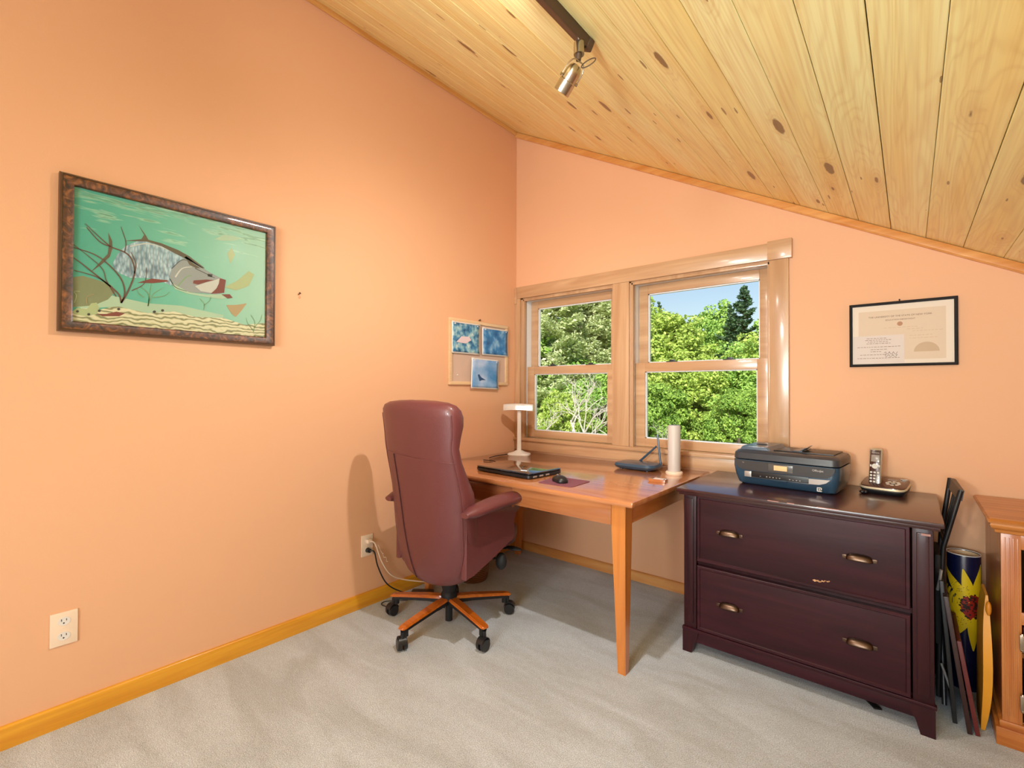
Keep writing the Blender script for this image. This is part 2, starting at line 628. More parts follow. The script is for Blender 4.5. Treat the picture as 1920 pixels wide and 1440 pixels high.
struct(MB().b2((-0.15, YR - 0.15, -0.12), (XK + 0.15, 0.15, 0.0)).build('floor', MT['carpet']), 'beige cut-pile carpet covering the whole floor', 'carpet')
struct(MB().b2((-0.15, YR - 0.15, 0.0), (0.0, 0.0, 3.6)).build('wall_left', MT['wall']), 'tall peach painted wall with the fish picture', 'wall')
w = MB()
XO = (0.045, 0.845, 0.935, 1.76)          # the two window openings
ZO = (0.80, 1.895)
w.b2((-0.15, 0.0, 0.0), (XK + 0.15, 0.15, ZO[0]))
w.b2((-0.15, 0.0, ZO[0]), (XO[0], 0.15, ZO[1]))
w.b2((XO[1], 0.0, ZO[0]), (XO[2], 0.15, ZO[1]))
w.prism([(XO[3], ZO[0]), (XK + .15, ZO[0]), (XK + .15, ZC(XK + .15) + .1), (XO[3], ZC(XO[3]) + .1)], 'y', 0.0, 0.15)
w.prism([(-0.15, ZO[1]), (XO[3], ZO[1]), (XO[3], ZC(XO[3]) + .1), (-.15, ZC(-.15) + .1)], 'y', 0.0, 0.15)
struct(w.build('wall_back', MT['wall'], smooth=False), 'peach painted wall holding the double window', 'wall')
struct(MB().b2((XK, YR - .15, 0), (XK + 0.15, 0.0, ZC(XK) + .1)).build('wall_right', MT['wall']))
w = MB()
wx = (0.9, 3.1)
wz = (0.75, 1.95 - .4)
w.b2((0, YR - .15, 0), (XK, YR, wz[0]))
w.prism([(0, wz[0]), (wx[0], wz[0]), (wx[0], ZC(wx[0]) + .1), (0, ZC(0) + .1)], 'y', YR - .15, YR)
w.prism([(wx[1], wz[0]), (XK, wz[0]), (XK, ZC(XK) + .1), (wx[1], ZC(wx[1]) + .1)], 'y', YR - .15, YR)
w.prism([(wx[0], wz[1]), (wx[1], wz[1]), (wx[1], ZC(wx[1]) + .1), (wx[0], ZC(wx[0]) + .1)], 'y', YR - .15, YR)
struct(w.build('wall_rear', MT['wall'], smooth=False))
# unseen rear window, added as a source for the fill: frame and pane
w3 = sempty('window_3', 'unseen window added in the rear wall for the fill light', 'window')
f = MB()
for a, b in (((wx[0], wz[0]), (wx[0] + .05, wz[1])), ((wx[1] - .05, wz[0]), (wx[1], wz[1])), ((wx[0], wz[0]), (wx[1], wz[0] + .05)),
             ((wx[0], wz[1] - .05), (wx[1], wz[1])), ((1.975, wz[0]), (2.025, wz[1]))):
    f.b2((a[0], YR - .12, a[1]), (b[0], YR - .06, b[1]))
f.build('window_frame', MT['casx'], w3)
MB().b2((wx[0] + .05, YR - .092, wz[0] + .05), (wx[1] - .05, YR - .088, wz[1] - .05)).build('pane', MT['glass'], w3)

# ceiling: individual boards in one mesh, running along y
random.seed(3)
c = MB()
slope = math.atan(0.549)
ca, sa = math.cos(slope), math.sin(slope)
x = 2.125 - 0.12 * 19
gaps = {19: 0.0008, 20: 0.0011, 22: 0.0009}
k = 0
while x < XK + 0.1:
    g0 = gaps.get(k, 0.0006)
    g1 = gaps.get(k + 1, 0.0006)
    x0, x1 = x + g0, x + 0.12 - g1
    ch = 0.0016
    prof = [(x0, 0.03), (x0, ch), (x0 + ch, 0.0), (x1 - ch, 0.0), (x1, ch), (x1, 0.03)]
    c.loft([[(px, yy, ZC(px) + h) for px, h in prof] for yy in (YR, 0.0)])
    x += 0.12
    k += 1
struct(c.build('ceiling', MT['ceil'], sharp=20, smooth=False), 'sloping knotty pine board ceiling', 'ceiling')
r_ = MB()
r_.prism([(-.3, ZC(-.3) + .035), (XK + .3, ZC(XK + .3) + .035), (XK + .3, ZC(XK + .3) + .16), (-.3, ZC(-.3) + .16)], 'y', YR - .2, 0.3)
struct(r_.build('roof_deck', MT['blackm']))
# ceiling trims
t = MB()
t.loft([[(xx, yy, ZC(xx) - dz) for yy, dz in ((0.0, 0.002), (-0.017, 0.002), (-0.019, 0.006), (-0.019, 0.036), (-0.014, 0.043), (0.0, 0.043))]
        for xx in (0.0, 0.6, 1.2, 1.8, 2.4, XK)])
struct(t.build('trim_1', MT['trimx']), 'narrow pine trim strip under the ceiling on window wall', 'trim')
t = MB()
t.loft([[(xx, yy, ZC(xx) - dz) for xx, dz in ((0.0, 0.0), (0.016, 0.0), (0.014, 0.02), (0.008, 0.03), (0.0, 0.03))] for yy in (YR, -0.02)])
struct(t.build('trim_2', MT['trimyd']), 'thin pine trim strip between left wall and ceiling', 'trim')
# baseboards


def base_prof(h, d):
    return [(0, 0), (d, 0), (d, h - .010), (d - .003, h - .003), (d - .007, h), (0, h)]


b = MB()
b.loft([[(d, yy, z) for d, z in base_prof(0.076, 0.014)] for yy in (YR, 0.0)])
struct(b.build('baseboard_left', MT['trimy']), 'golden pine baseboard along the left wall', 'baseboard')
b = MB()
b.loft([[(xx, -d, z) for d, z in base_prof(0.062, 0.014)] for xx in (0.0, XK)])
struct(b.build('baseboard_back', MT['trimx']), 'pine baseboard along the window wall', 'baseboard')

# ---- window casing (one continuous trim round both windows)
cs = sempty('trim_3', 'natural pine casing round the double window', 'trim')
CX, CZ = MT['casx'], MT['casz']
MB().b2((0.0, -0.020, 1.885), (1.735, 0.0, 1.972), .003).build('head_casing', CX, cs)
MB().b2((1.735, -0.027, 1.880), (1.848, 0.0, 1.980), .003).build('corner_block', CX, cs)
MB().b2((0.0, -0.027, 1.845), (0.022, 0.0, 1.968), .003).build('corner_block', CX, cs)
MB().b2((0.001, -0.018, 0.838), (0.050, 0.0, 1.885), .003).build('side_casing', CZ, cs)
MB().b2((1.742, -0.018, 0.765), (1.832, 0.0, 1.880), .003).build('side_casing', CZ, cs)
MB().b2((0.828, -0.018, 0.838), (0.942, 0.0, 1.885), .003).build('mullion_casing', CZ, cs)
MB().b2((0.001, -0.034, 0.815), (1.742, 0.06, 0.838), .004).build('window_stool', CX, cs)
MB().b2((0.001, -0.018, 0.745), (1.742, 0.0, 0.815), .002).build('apron', CX, cs)


def window(name, x0, x1, label):
    z0, z1 = 0.838, 1.878
    W = sempty(name, label, 'window')
    j = MB()
    j.b2((x0 - .03, 0.0, z0 - .03), (x0, 0.15, z1 + .02)).b2((x1, 0.0, z0 - .03), (x1 + .03, 0.15, z1 + .02))
    j.b2((x0 - .03, 0.0, z1), (x1 + .03, 0.15, z1 + .02)).b2((x0, 0.045, z0 - .03), (x1, 0.15, z0))
    # stops
    j.b2((x0, 0.0, z0), (x0 + .012, 0.03, z1), .002).b2((x1 - .012, 0.0, z0), (x1, 0.03, z1), .002)
    j.b2((x0, 0.0, z1 - .014), (x1, 0.03, z1), .002)
    j.build('window_frame', CZ, W)
    v = MB()
    v.b2((x0, 0.04, z0), (x0 + .007, 0.145, z1)).b2((x1 - .007, 0.04, z0), (x1, 0.145, z1)).b2((x0, 0.04, z1 - .008), (x1, 0.145, z1))
    v.build('jamb_liner', MT['vinyl'], W)

    def sash(nm, y0, y1, za, zb, sw, tr, br):
        s = MB()
        a, b_ = x0 + .010, x1 - .010
        s.b2((a, y0, za), (a + sw, y1, zb), .002).b2((b_ - sw, y0, za), (b_, y1, zb), .002)
        s.b2((a + sw, y0, za), (b_ - sw, y1, za + br), .002).b2((a + sw, y0, zb - tr), (b_ - sw, y1, zb), .002)
        so = s.build(nm, CX, W)
        ym = (y0 + y1) / 2
        g = MB()
        g.b2((a + sw - .002, ym - .002, za + br - .002), (b_ - sw + .002, ym + .002, zb - tr + .002))
        g.build('pane', MT['glass'], so)
        q = MB()
        d = .006
        A, B, C_, D = a + sw, b_ - sw, za + br, zb - tr
        q.b2((A, ym - .008, C_), (A + d, ym + .012, D)).b2((B - d, ym - .008, C_), (B, ym + .012, D))
        q.b2((A, ym - .008, C_), (B, ym + .012, C_ + d)).b2((A, ym - .008, D - d), (B, ym + .012, D))
        q.build('glazing_bead', MT['vinyl'], so)
        return so
    lo = sash('lower_sash', 0.045, 0.085, z0 + .001, 1.368, .062, .056, .052)
    sash('upper_sash', 0.093, 0.133, 1.325, z1 - .009, .060, .056, .045)
    for u in (0.3, 0.72):
        l = MB()
        xx = x0 + (x1 - x0) * u
        l.b2((xx - .03, .05, 1.368), (xx + .03, .082, 1.374), .002).b2((xx - .012, .055, 1.374), (xx + .02, .07, 1.384), .003)
        l.build('sash_lock', MT['charcoal'], lo)
    return W


window('window_1', 0.066, 0.828, 'left double-hung window beside the room corner')
window('window_2', 0.950, 1.742, 'right double-hung window showing sky above the trees')


# ---- outlets
def outlet(y, z, label, plugs=False):
    o = thing('wall_outlet', (0.0, y, z), label, 'outlet')
    p = MB()
    p.box((0.003, 0, 0), (0.006, 0.073, 0.117), .0022)
    p.build('cover_plate', MT['ivory'], o)
    for dz in (0.026, -0.026):
        q = MB()
        q.prism([(0.0165 * math.cos(a), dz + 0.0145 * math.sin(a) + 0.0) for a in [i * PI / 12 for i in range(24)]], 'x', .005, .0075)
        rc = q.build('receptacle', MT['white'], o)
        s = MB()
        s.b2((.0070, -.008, dz + .001), (.0079, -.006, dz + .009)).b2((.0070, .005, dz + .001), (.0079, .007, dz + .008))
        s.cyl((.0070, -.001, dz - .006), (.0079, -.001, dz - .006), .0025, n=12)
        s.build('slot', MT['black'], rc)
    MB().cyl((.006, 0, 0), (.0075, 0, 0), .003, n=12).build('screw', MT['ivory'], o)
    return o


outlet(-2.520, 0.343, 'ivory wall outlet with nothing plugged in, below the fish picture')
outlet(-1.293, 0.332, 'ivory wall outlet with two cords plugged in, behind the chair')
# picture nail on wall
n_ = thing('wall_nail', (0.0, -1.686, 1.662), 'small bare nail in the wall right of the fish picture', 'nail')
MB().cyl((0, 0, 0), (.012, 0, .004), .0022, n=10).cyl((.011, 0, .0037), (.013, 0, .0043), .005, n=12).build('nail_shaft', MT['brass'], n_)
MB().ellipsoid((0.0005, .003, -.014), (.002, .012, .014)).build('plaster_scar', plain('plaster_patch', srgb(206, 150, 112), .8), n_)

# ================================================================== FISH PICTURE
PY0, PY1, PZ0, PZ1 = -2.551, -1.810, 1.397, 1.958


def frame_picture():
    t = thing('fish_picture', (0.0, (PY0 + PY1) / 2, (PZ0 + PZ1) / 2), 'large underwater fish painting in a mottled brown frame on the left wall', 'picture')
    W, H = PY1 - PY0, PZ1 - PZ0
    m, nt, b = new_mat('tortoiseshell_frame')
    tc = nt.nodes.new('ShaderNodeTexCoord')
    n = nt.nodes.new('ShaderNodeTexNoise'); n.inputs['Scale'].default_value = 34; n.inputs['Detail'].default_value = 5
    n.inputs['Distortion'].default_value = 1.5
    nt.links.new(tc.outputs['Object'], n.inputs['Vector'])
    nt.links.new(ramp(nt, n.outputs[0], [(0.35, srgb(44, 24, 12)), (0.52, srgb(92, 50, 22)), (0.7, srgb(140, 86, 44))]), b.inputs['Base Color'])
    setp(b, Roughness=0.4, **{'Coat Weight': 0.2})

    def rect(dx, wy, hz):
        return [(dx, -wy, -hz), (dx, wy, -hz), (dx, wy, hz), (dx, -wy, hz)]
    fr = MB()
    hw, hh = W / 2, H / 2
    fr.loft([rect(0.001, hw, hh), rect(0.026, hw, hh), rect(0.032, hw - .004, hh - .004), rect(0.032, hw - .008, hh - .008),
             rect(0.027, hw - .010, hh - .010)], (True, False))
    fr.build('outer_moulding', plain('dark_frame_edge', srgb(70, 42, 22), .35, coat=.4), t)
    fr = MB()
    fr.loft([rect(0.010, hw - .009, hh - .009), rect(0.030, hw - .009, hh - .009), rect(0.030, hw - .012, hh - .012), rect(0.022, hw - .036, hh - .034), rect(0.024, hw - .039, hh - .037),
             rect(0.012, hw - .040, hh - .038)], (False, False))
    fr.build('frame', m, t)
    # painting, inner size
    iw, ih = W - .078, H - .074

    # inner corners in the crop the shapes were traced from
    m2, nt2, b2 = new_mat('painted_water')
    tc = nt2.nodes.new('ShaderNodeTexCoord')
    sp = nt2.nodes.new('ShaderNodeSeparateXYZ')
    nt2.links.new(tc.outputs['Object'], sp.inputs[0])
    mp = nt2.nodes.new('ShaderNodeMapping'); mp.inputs['Scale'].default_value = (1, 2.2, 20)
    mp.inputs['Rotation'].default_value = (R(5), 0, 0)
    nt2.links.new(tc.outputs['Object'], mp.inputs[0])
    ns = nt2.nodes.new('ShaderNodeTexNoise'); ns.inputs['Scale'].default_value = 2.2; ns.inputs['Detail'].default_value = 4
    nt2.links.new(mp.outputs[0], ns.inputs['Vector'])
    hgt = math_node(nt2, 'MULTIPLY_ADD', sp.outputs[2], 1 / ih, 0.5)
    yy = math_node(nt2, 'MULTIPLY_ADD', sp.outputs[1], 1 / iw, 0.5)
    basec = ramp(nt2, yy, [(0.0, srgb(66, 154, 134)), (0.45, srgb(98, 172, 146)), (1.0, srgb(148, 190, 164))])
    streak = ramp(nt2, math_node(nt2, 'ADD', ns.outputs[0], math_node(nt2, 'MULTIPLY_ADD', hgt, 0.55, -0.5)),
                  [(0.50, (0, 0, 0)), (0.56, (.6, .6, .6)), (0.60, (.05, .05, .05)), (0.68, (.9, .9, .9))])
    cc = mixc(nt2, streak, basec, srgb(164, 200, 170))
    dark = ramp(nt2, math_node(nt2, 'ADD', ns.outputs[0], math_node(nt2, 'MULTIPLY_ADD', hgt, 0.7, -0.62)), [(0.56, (0, 0, 0)), (0.60, (.6, .6, .6)), (0.64, (0, 0, 0))])
    cc = mixc(nt2, dark, cc, srgb(92, 130, 96))
    nt2.links.new(cc, b2.inputs['Base Color'])
    setp(b2, Roughness=0.5)
    MB().b2((0.004, -iw / 2, -ih / 2), (0.0120, iw / 2, ih / 2)).build('print', m2, t)

    m3, nt3, b3 = new_mat('painted_sand')
    tc = nt3.nodes.new('ShaderNodeTexCoord')
    wv = nt3.nodes.new('ShaderNodeTexWave'); wv.bands_direction = 'Z'
    wv.inputs['Scale'].default_value = 16; wv.inputs['Distortion'].default_value = 9; wv.inputs['Detail'].default_value = 2
    wv.inputs['Detail Scale'].default_value = 1.3
    mp3 = nt3.nodes.new('ShaderNodeMapping'); mp3.inputs['Scale'].default_value = (1, .8, 1.2)
    nt3.links.new(tc.outputs['Object'], mp3.inputs[0])
    nt3.links.new(mp3.outputs[0], wv.inputs['Vector'])
    nt3.links.new(ramp(nt3, wv.outputs[0], [(0.05, srgb(120, 124, 88)), (0.35, srgb(178, 178, 134)), (0.8, srgb(204, 202, 166))]), b3.inputs['Base Color'])
    m4, nt4, b4 = new_mat('painted_scales')
    tc = nt4.nodes.new('ShaderNodeTexCoord')
    mp4 = nt4.nodes.new('ShaderNodeMapping'); mp4.inputs['Scale'].default_value = (1, 120, 42)
    nt4.links.new(tc.outputs['Object'], mp4.inputs[0])
    vo = nt4.nodes.new('ShaderNodeTexVoronoi'); vo.inputs['Scale'].default_value = 1
    nt4.links.new(mp4.outputs[0], vo.inputs['Vector'])
    sp4 = nt4.nodes.new('ShaderNodeSeparateXYZ'); nt4.links.new(tc.outputs['Object'], sp4.inputs[0])
    sc4 = ramp(nt4, vo.outputs['Distance'], [(0.1, srgb(176, 200, 206)), (0.6, srgb(120, 150, 160)), (0.8, srgb(96, 120, 130))])
    c4 = mixc(nt4, math_node(nt4, 'MULTIPLY_ADD', sp4.outputs[2], 5.0, -.1), sc4, srgb(150, 190, 196))
    nt4.links.new(c4, b4.inputs['Base Color'])
    tint = lambda nme, r, g, b_: plain(nme, srgb(r, g, b_), 0.6, vary=.12)
    mats = [m3, m4, tint('paint_olive', 92, 84, 62), tint('paint_headgrey', 138, 146, 142), tint('paint_white', 184, 188, 178),
            tint('paint_maroon', 116, 60, 48), tint('paint_coral', 96, 70, 56), tint('paint_rock', 120, 128, 92),
            tint('paint_yellow', 158, 172, 124), tint('paint_pale', 158, 186, 156), tint('paint_darkline', 58, 56, 50),
            tint('paint_plant', 120, 152, 108), tint('paint_tan', 166, 146, 104)]
    # homography-free mapping: traced pixels -> painting plane (bilinear in the picture's own corners)
    import numpy as _n
    src = [(240, 208), (1605, 562), (1592, 1290), (222, 1160)]
    dst = [(-.5, .5), (.5, .5), (.5, -.5), (-.5, -.5)]
    A = []
    B = []
    for (x_, y_), (u_, v_) in zip(src, dst):
        A.append([x_, y_, 1, 0, 0, 0, -u_ * x_, -u_ * y_]); B.append(u_)
        A.append([0, 0, 0, x_, y_, 1, -v_ * x_, -v_ * y_]); B.append(v_)
    hcoef = _n.linalg.solve(_n.array(A, float), _n.array(B, float))

    def uv(p):
        x_, y_ = p
        d = hcoef[6] * x_ + hcoef[7] * y_ + 1
        u_ = (hcoef[0] * x_ + hcoef[1] * y_ + hcoef[2]) / d
        v_ = (hcoef[3] * x_ + hcoef[4] * y_ + hcoef[5]) / d
        return max(-.5, min(.5, u_)) * iw, max(-.5, min(.5, v_)) * ih

    def layer(items, name):
        q = MB()
        for lev, mi, pts in items:
            q.mi = mi
            dx = .0121 + lev * .00025
            pp = [uv(p) for p in pts]
            q.flat([(dx, a, b_) for a, b_ in pp])
        return q.build(name, mats, t, smooth=False, recalc=False)

    def stroke(pts, w0, w1):
        """a tapering painted stroke as a strip polygon"""
        P = smooth_path([(a, b_, 0) for a, b_ in pts], 5)
        L, Rr = [], []
        for i, p in enumerate(P):
            tt = (P[min(i + 1, len(P) - 1)] - P[max(i - 1, 0)]).normalized()
            nn = Vector((-tt.y, tt.x, 0)) * (w0 + (w1 - w0) * i / (len(P) - 1)) / 2
            L.append((p.x + nn.x, p.y + nn.y)); Rr.append((p.x - nn.x, p.y - nn.y))
        return [(L[i], L[i + 1], Rr[i + 1], Rr[i]) for i in range(len(P) - 1)]
    items = []
    items.append((0, 0, [(225, 1100), (300, 1060), (420, 1080), (560, 1050), (760, 1110), (950, 1100), (1100, 1140), (1300, 1150), (1450, 1200), (1600, 1190),
                         (1592, 1290), (1200, 1250), (900, 1223), (600, 1195), (222, 1160)]))
    items.append((0.5, 9, [(225, 1050), (500, 980), (760, 1040), (1000, 1060), (1300, 1130), (1300, 1150), (1100, 1140), (950, 1100), (760, 1110), (560, 1060), (300, 1070)]))
    items.append((1, 7, [(230, 850), (300, 840), (400, 870), (500, 905), (540, 950), (480, 1010), (380, 1050), (228, 1060)]))
    items.append((2, 8, [(226, 1090), (260, 1065), (330, 1075), (360, 1035), (400, 1030), (420, 1070), (400, 1110), (330, 1125), (240, 1110)]))
    items.append((2, 5, [(400, 1110), (470, 1110), (540, 1095), (600, 1110), (560, 1128), (440, 1126)]))
    # tail, fins, body
    items.append((3, 2, [(485, 540), (512, 600), (515, 650), (495, 710), (440, 760), (360, 815), (440, 730), (480, 690), (490, 620)]))
    items.append((3, 1, [(515, 760), (545, 700), (600, 640), (700, 600), (800, 605), (880, 635), (970, 680), (1040, 715), (1000, 760), (940, 800), (920, 870), (960, 930),
                         (900, 905), (820, 870), (730, 862), (640, 860), (570, 830), (530, 800)]))
    items.append((4, 2, [(600, 600), (720, 590), (740, 560), (700, 490), (750, 560), (770, 595), (860, 620), (980, 670), (1060, 715), (1170, 800), (1150, 800), (1060, 745), (960, 695), (860, 640),
                         (760, 608), (680, 604)]))
    items.append((4, 3, [(1040, 715), (1100, 760), (1170, 810), (1240, 850), (1310, 885), (1300, 975), (1250, 985), (1160, 975), (1060, 968), (1000, 955), (950, 915), (920, 860),
                         (935, 800), (985, 750)]))
    items.append((4.5, 9, [(930, 900), (1060, 968), (1180, 985), (1280, 985), (1350, 1005), (1290, 1018), (1160, 1000), (1040, 975), (960, 945)]))
    items.append((5, 2, [(1040, 735), (1080, 760), (1140, 800), (1110, 800), (1060, 775)]))
    items.append((5, 5, [(1090, 885), (1180, 880), (1240, 885), (1190, 895), (1120, 915), (1085, 905)]))
    items.append((5, 4, [(1240, 885), (1285, 870), (1265, 930), (1220, 975), (1140, 960), (1100, 925), (1180, 900)]))
    items.append((6, 5, [(1275, 872), (1318, 885), (1305, 975), (1210, 980), (1250, 945), (1268, 910)]))
    items.append((5, 5, [(1285, 985), (1345, 985), (1365, 1010), (1330, 1015)]))
    items.append((5, 5, [(690, 895), (790, 868), (900, 880), (915, 890), (800, 900)]))
    for gx in range(640, 930, 34):
        items += [(3.6, 3, s_) for s_ in stroke([(gx + 8, 622 + max(0, gx - 760) * .28), (gx - 6, 720), (gx + 2, 850)], 3, 5)]
    items += [(3.7, 4, s_) for s_ in stroke([(640, 640), (760, 622), (880, 655), (980, 700)], 8, 4)]
    items += [(4.2, 4, s_) for s_ in stroke([(960, 860), (1010, 800), (1080, 790)], 12, 4)]
    items += [(4.2, 11, s_) for s_ in stroke([(980, 920), (1040, 860), (1080, 850)], 10, 4)]
    items.append((6, 10, [(1190, 840), (1225, 845), (1220, 865), (1190, 858)]))
    for pts in ([(935, 800), (1010, 740), (1090, 760)], [(920, 870), (960, 930), (1040, 960)], [(1100, 800), (1160, 830), (1240, 870)]):
        items += [(6, 10, s_) for s_ in stroke(pts, 5, 3)]
    # small bait fish, shell
    items.append((3, 9, [(1240, 600), (1300, 570), (1380, 580), (1430, 600), (1380, 612), (1290, 610)]))
    items.append((3, 8, [(1330, 700), (1360, 660), (1385, 710), (1350, 770)]))
    items.append((3, 8, [(1310, 935), (1400, 890), (1480, 825), (1520, 850), (1480, 930), (1390, 960)]))
    items.append((3, 12, [(1320, 1060), (1395, 1060), (1465, 1050), (1420, 1110), (1385, 1145), (1355, 1120)]))
    # sea plants
    for pts, mi, w0 in (([(575, 1035), (560, 980), (500, 920), (400, 840), (300, 760), (236, 712)], 6, 13), ([(575, 1035), (600, 960), (570, 860), (480, 760), (380, 690), (236, 640)], 6, 12),
                        ([(575, 1035), (620, 960), (670, 830), (650, 730), (600, 680), (500, 640), (420, 600), (330, 500)], 6, 13), ([(670, 830), (680, 760), (645, 680)], 6, 9),
                        ([(600, 680), (610, 610), (575, 500)], 6, 8), ([(500, 640), (420, 570), (320, 475)], 6, 8), ([(650, 950), (740, 900), (755, 790)], 6, 8),
                        ([(540, 990), (470, 880), (430, 780), (236, 620)], 6, 8), ([(500, 920), (400, 850), (236, 800)], 6, 10),
                        ([(765, 1060), (770, 980), (720, 930)], 11, 6), ([(765, 1060), (800, 980), (860, 940)], 11, 6), ([(765, 1060), (780, 960), (790, 900)], 11, 5),
                        ([(740, 1000), (700, 970), (690, 940)], 11, 5), ([(800, 1000), (880, 990), (920, 960)], 11, 5), ([(1160, 1090), (1165, 1050), (1130, 1010)], 11, 5),
                        ([(1160, 1060), (1200, 1030), (1210, 1000)], 11, 5), ([(1510, 1250), (1520, 1180), (1490, 1130)], 11, 5), ([(1515, 1220), (1560, 1170), (1570, 1130)], 11, 5),
                        ([(1510, 1240), (1470, 1190), (1460, 1150)], 11, 4), ([(240, 1030), (255, 980), (240, 950), (280, 950)], 8, 7), ([(330, 1040), (330, 990), (380, 970)], 12, 6)):
        items += [(7, mi, s_) for s_ in stroke(pts, w0, w0 * .45)]
    for cx_, cy_ in ((262, 1090), (342, 1112), (418, 1088), (556, 1078), (810, 1100), (868, 1092)):
        items.append((8, 10, [(cx_ + 11 * math.cos(a), cy_ + 9 * math.sin(a)) for a in [i * PI / 4 for i in range(8)]]))
    layer(items, 'painted_scene')
    MB().b2((0.0165, -iw / 2, -ih / 2), (0.0175, iw / 2, ih / 2)).build('glass', MT['picglass'], t)
    return t


frame_picture()

# ================================================================== CORKBOARD AND PHOTOS
t = thing('cork_board', (0.0, -0.41, 1.447), 'small pale framed cork board beside the room corner', 'board')
cork = plain('cork_face', srgb(206, 176, 158), 0.9, bump=.5, bscale=90, vary=.1)
MB().b2((0.002, -.275, -.205), (0.010, .275, .205)).build('cork_panel', cork, t)
q = MB()
for a, b_ in (((-.290, -.198), (-.268, .198)), ((.268, -.198), (.290, .198)), ((-.290, .198), (.290, .220)), ((-.290, -.220), (.290, -.198))):
    q.b2((0.001, a[0], a[1]), (0.020, b_[0], b_[1]), .002)
q.build('frame', wood('cork_frame_wood', srgb(226, 186, 140), srgb(240, 206, 164), 'Y'), t)
MB().cyl((0.0, .0, .232), (.012, 0, .232), .004, n=12).cyl((.012, 0, .232), (.014, 0, .232), .007, n=12).build('hanging_nail', MT['bronze'], t)
MB().ellipsoid((.014, -.215, -.155), (.010, .010, .010)).build('push_pin', MT['white'], t)


def photo_mat(name, stops, scale, stretch=(1, 1, 1), seed=0):
    m, nt, b = new_mat(name)
    tc = nt.nodes.new('ShaderNodeTexCoord')
    mp = nt.nodes.new('ShaderNodeMapping'); mp.inputs['Scale'].default_value = stretch
    mp.inputs['Location'].default_value = (seed, seed * 1.7, 0)
    nt.links.new(tc.outputs['Object'], mp.inputs[0])
    n = nt.nodes.new('ShaderNodeTexNoise'); n.inputs['Scale'].default_value = scale; n.inputs['Detail'].default_value = 6
    nt.links.new(mp.outputs[0], n.inputs['Vector'])
    nt.links.new(ramp(nt, n.outputs[0], stops), b.inputs['Base Color'])
    setp(b, Roughness=0.25)
    return m


def pinned_photo(label, y0, y1, z0, z1, mat, tilt=0.0, dx=.022, extras=None):
    p = thing('pinned_photo', (dx, (y0 + y1) / 2, (z0 + z1) / 2), label, 'photo')
    p.rotation_euler = (tilt, 0, 0)
    w_, h_ = (y1 - y0) / 2, (z1 - z0) / 2
    # slightly curling sheet with a white border
    q = MB()
    n = 10
    for (a, bb, off, mi) in ((1.0, 1.0, 0.0, 0), (.93, .92, .0006, 1)):
        q.mi = mi
        rows = []
        for i in range(n + 1):
            v = -1 + 2 * i / n
            rows.append([(off + .006 * abs(v) ** 3 * (.5 + .5 * u) + .002 * u * u, u * w_ * a, v * h_ * bb) for u in [-1 + 2 * j / n for j in range(n + 1)]])
        q.loft(rows, (False, False), closed=False)
    o = q.build('photo_sheet', [MT['white'], mat], p, sharp=80)
    md = o.modifiers.new('thickness', 'SOLIDIFY'); md.thickness = 0.0004; md.offset = -1
    for sx, sz in ((-.8, .85), (.8, .85)):
        MB().cyl((.002, sx * w_, sz * h_), (.009, sx * w_, sz * h_), .004, .005, 12).build('push_pin', MT['white'], p)
    if extras:
        extras(p, w_, h_)
    return p


def ph1(p, w_, h_):
    q = MB().flat([(.0042, -.7 * w_, -.3 * h_), (.0042, -.05 * w_, -.35 * h_), (.0042, .35 * w_, -.1 * h_), (.0042, .2 * w_, .12 * h_), (.0042, -.35 * w_, .08 * h_)])
    q.build('roof_patch', plain('photo_roof', srgb(222, 200, 206), .4), p)


def ph3(p, w_, h_):
    q = MB().flat([(.0036, -.55 * w_, -.1 * h_), (.0036, -.45 * w_, -.05 * h_), (.0036, -.3 * w_, -.25 * h_), (.0036, .05 * w_, -.42 * h_), (.0036, -.25 * w_, -.42 * h_), (.0036, -.4 * w_, -.5 * h_)])
    q.build('bird_patch', plain('photo_bird', srgb(30, 70, 120), .4), p)


blue = [(0.3, srgb(30, 70, 110)), (0.45, srgb(70, 130, 170)), (0.6, srgb(150, 190, 200)), (0.75, srgb(210, 220, 215))]
pinned_photo('mottled blue-green photo of a roof, upper left on cork board', -.688, -.425, 1.435, 1.645, photo_mat('photo_treetops', blue, 26), extras=ph1)
pinned_photo('deep blue curling photo, upper right on cork board', -.400, -.125, 1.438, 1.632,
             photo_mat('photo_sea', [(0.3, srgb(20, 70, 130)), (0.5, srgb(50, 120, 180)), (0.7, srgb(150, 190, 220))], 14, seed=3))
pinned_photo('white-bordered pale blue photo hanging over board bottom edge', -.510, -.232, 1.200, 1.410,
             photo_mat('photo_water', [(0.35, srgb(60, 130, 190)), (0.5, srgb(130, 170, 215)), (0.65, srgb(196, 208, 236))], 5, seed=6), tilt=-.03, dx=.025, extras=ph3)

# ================================================================== DIPLOMA
t = thing('framed_certificate', (2.277, 0.0, 1.457), 'black-framed cream certificate on the window wall above the phone', 'certificate')
hw, hh = .190, .148
MB().b2((-hw + .008, -.010, -hh + .008), (hw - .008, -.003, hh - .008)).build('certificate_paper', MT['paper'], t)
q = MB()


def rectf(y, a, b_):
    return [(-a, y, -b_), (a, y, -b_), (a, y, b_), (-a, y, b_)]


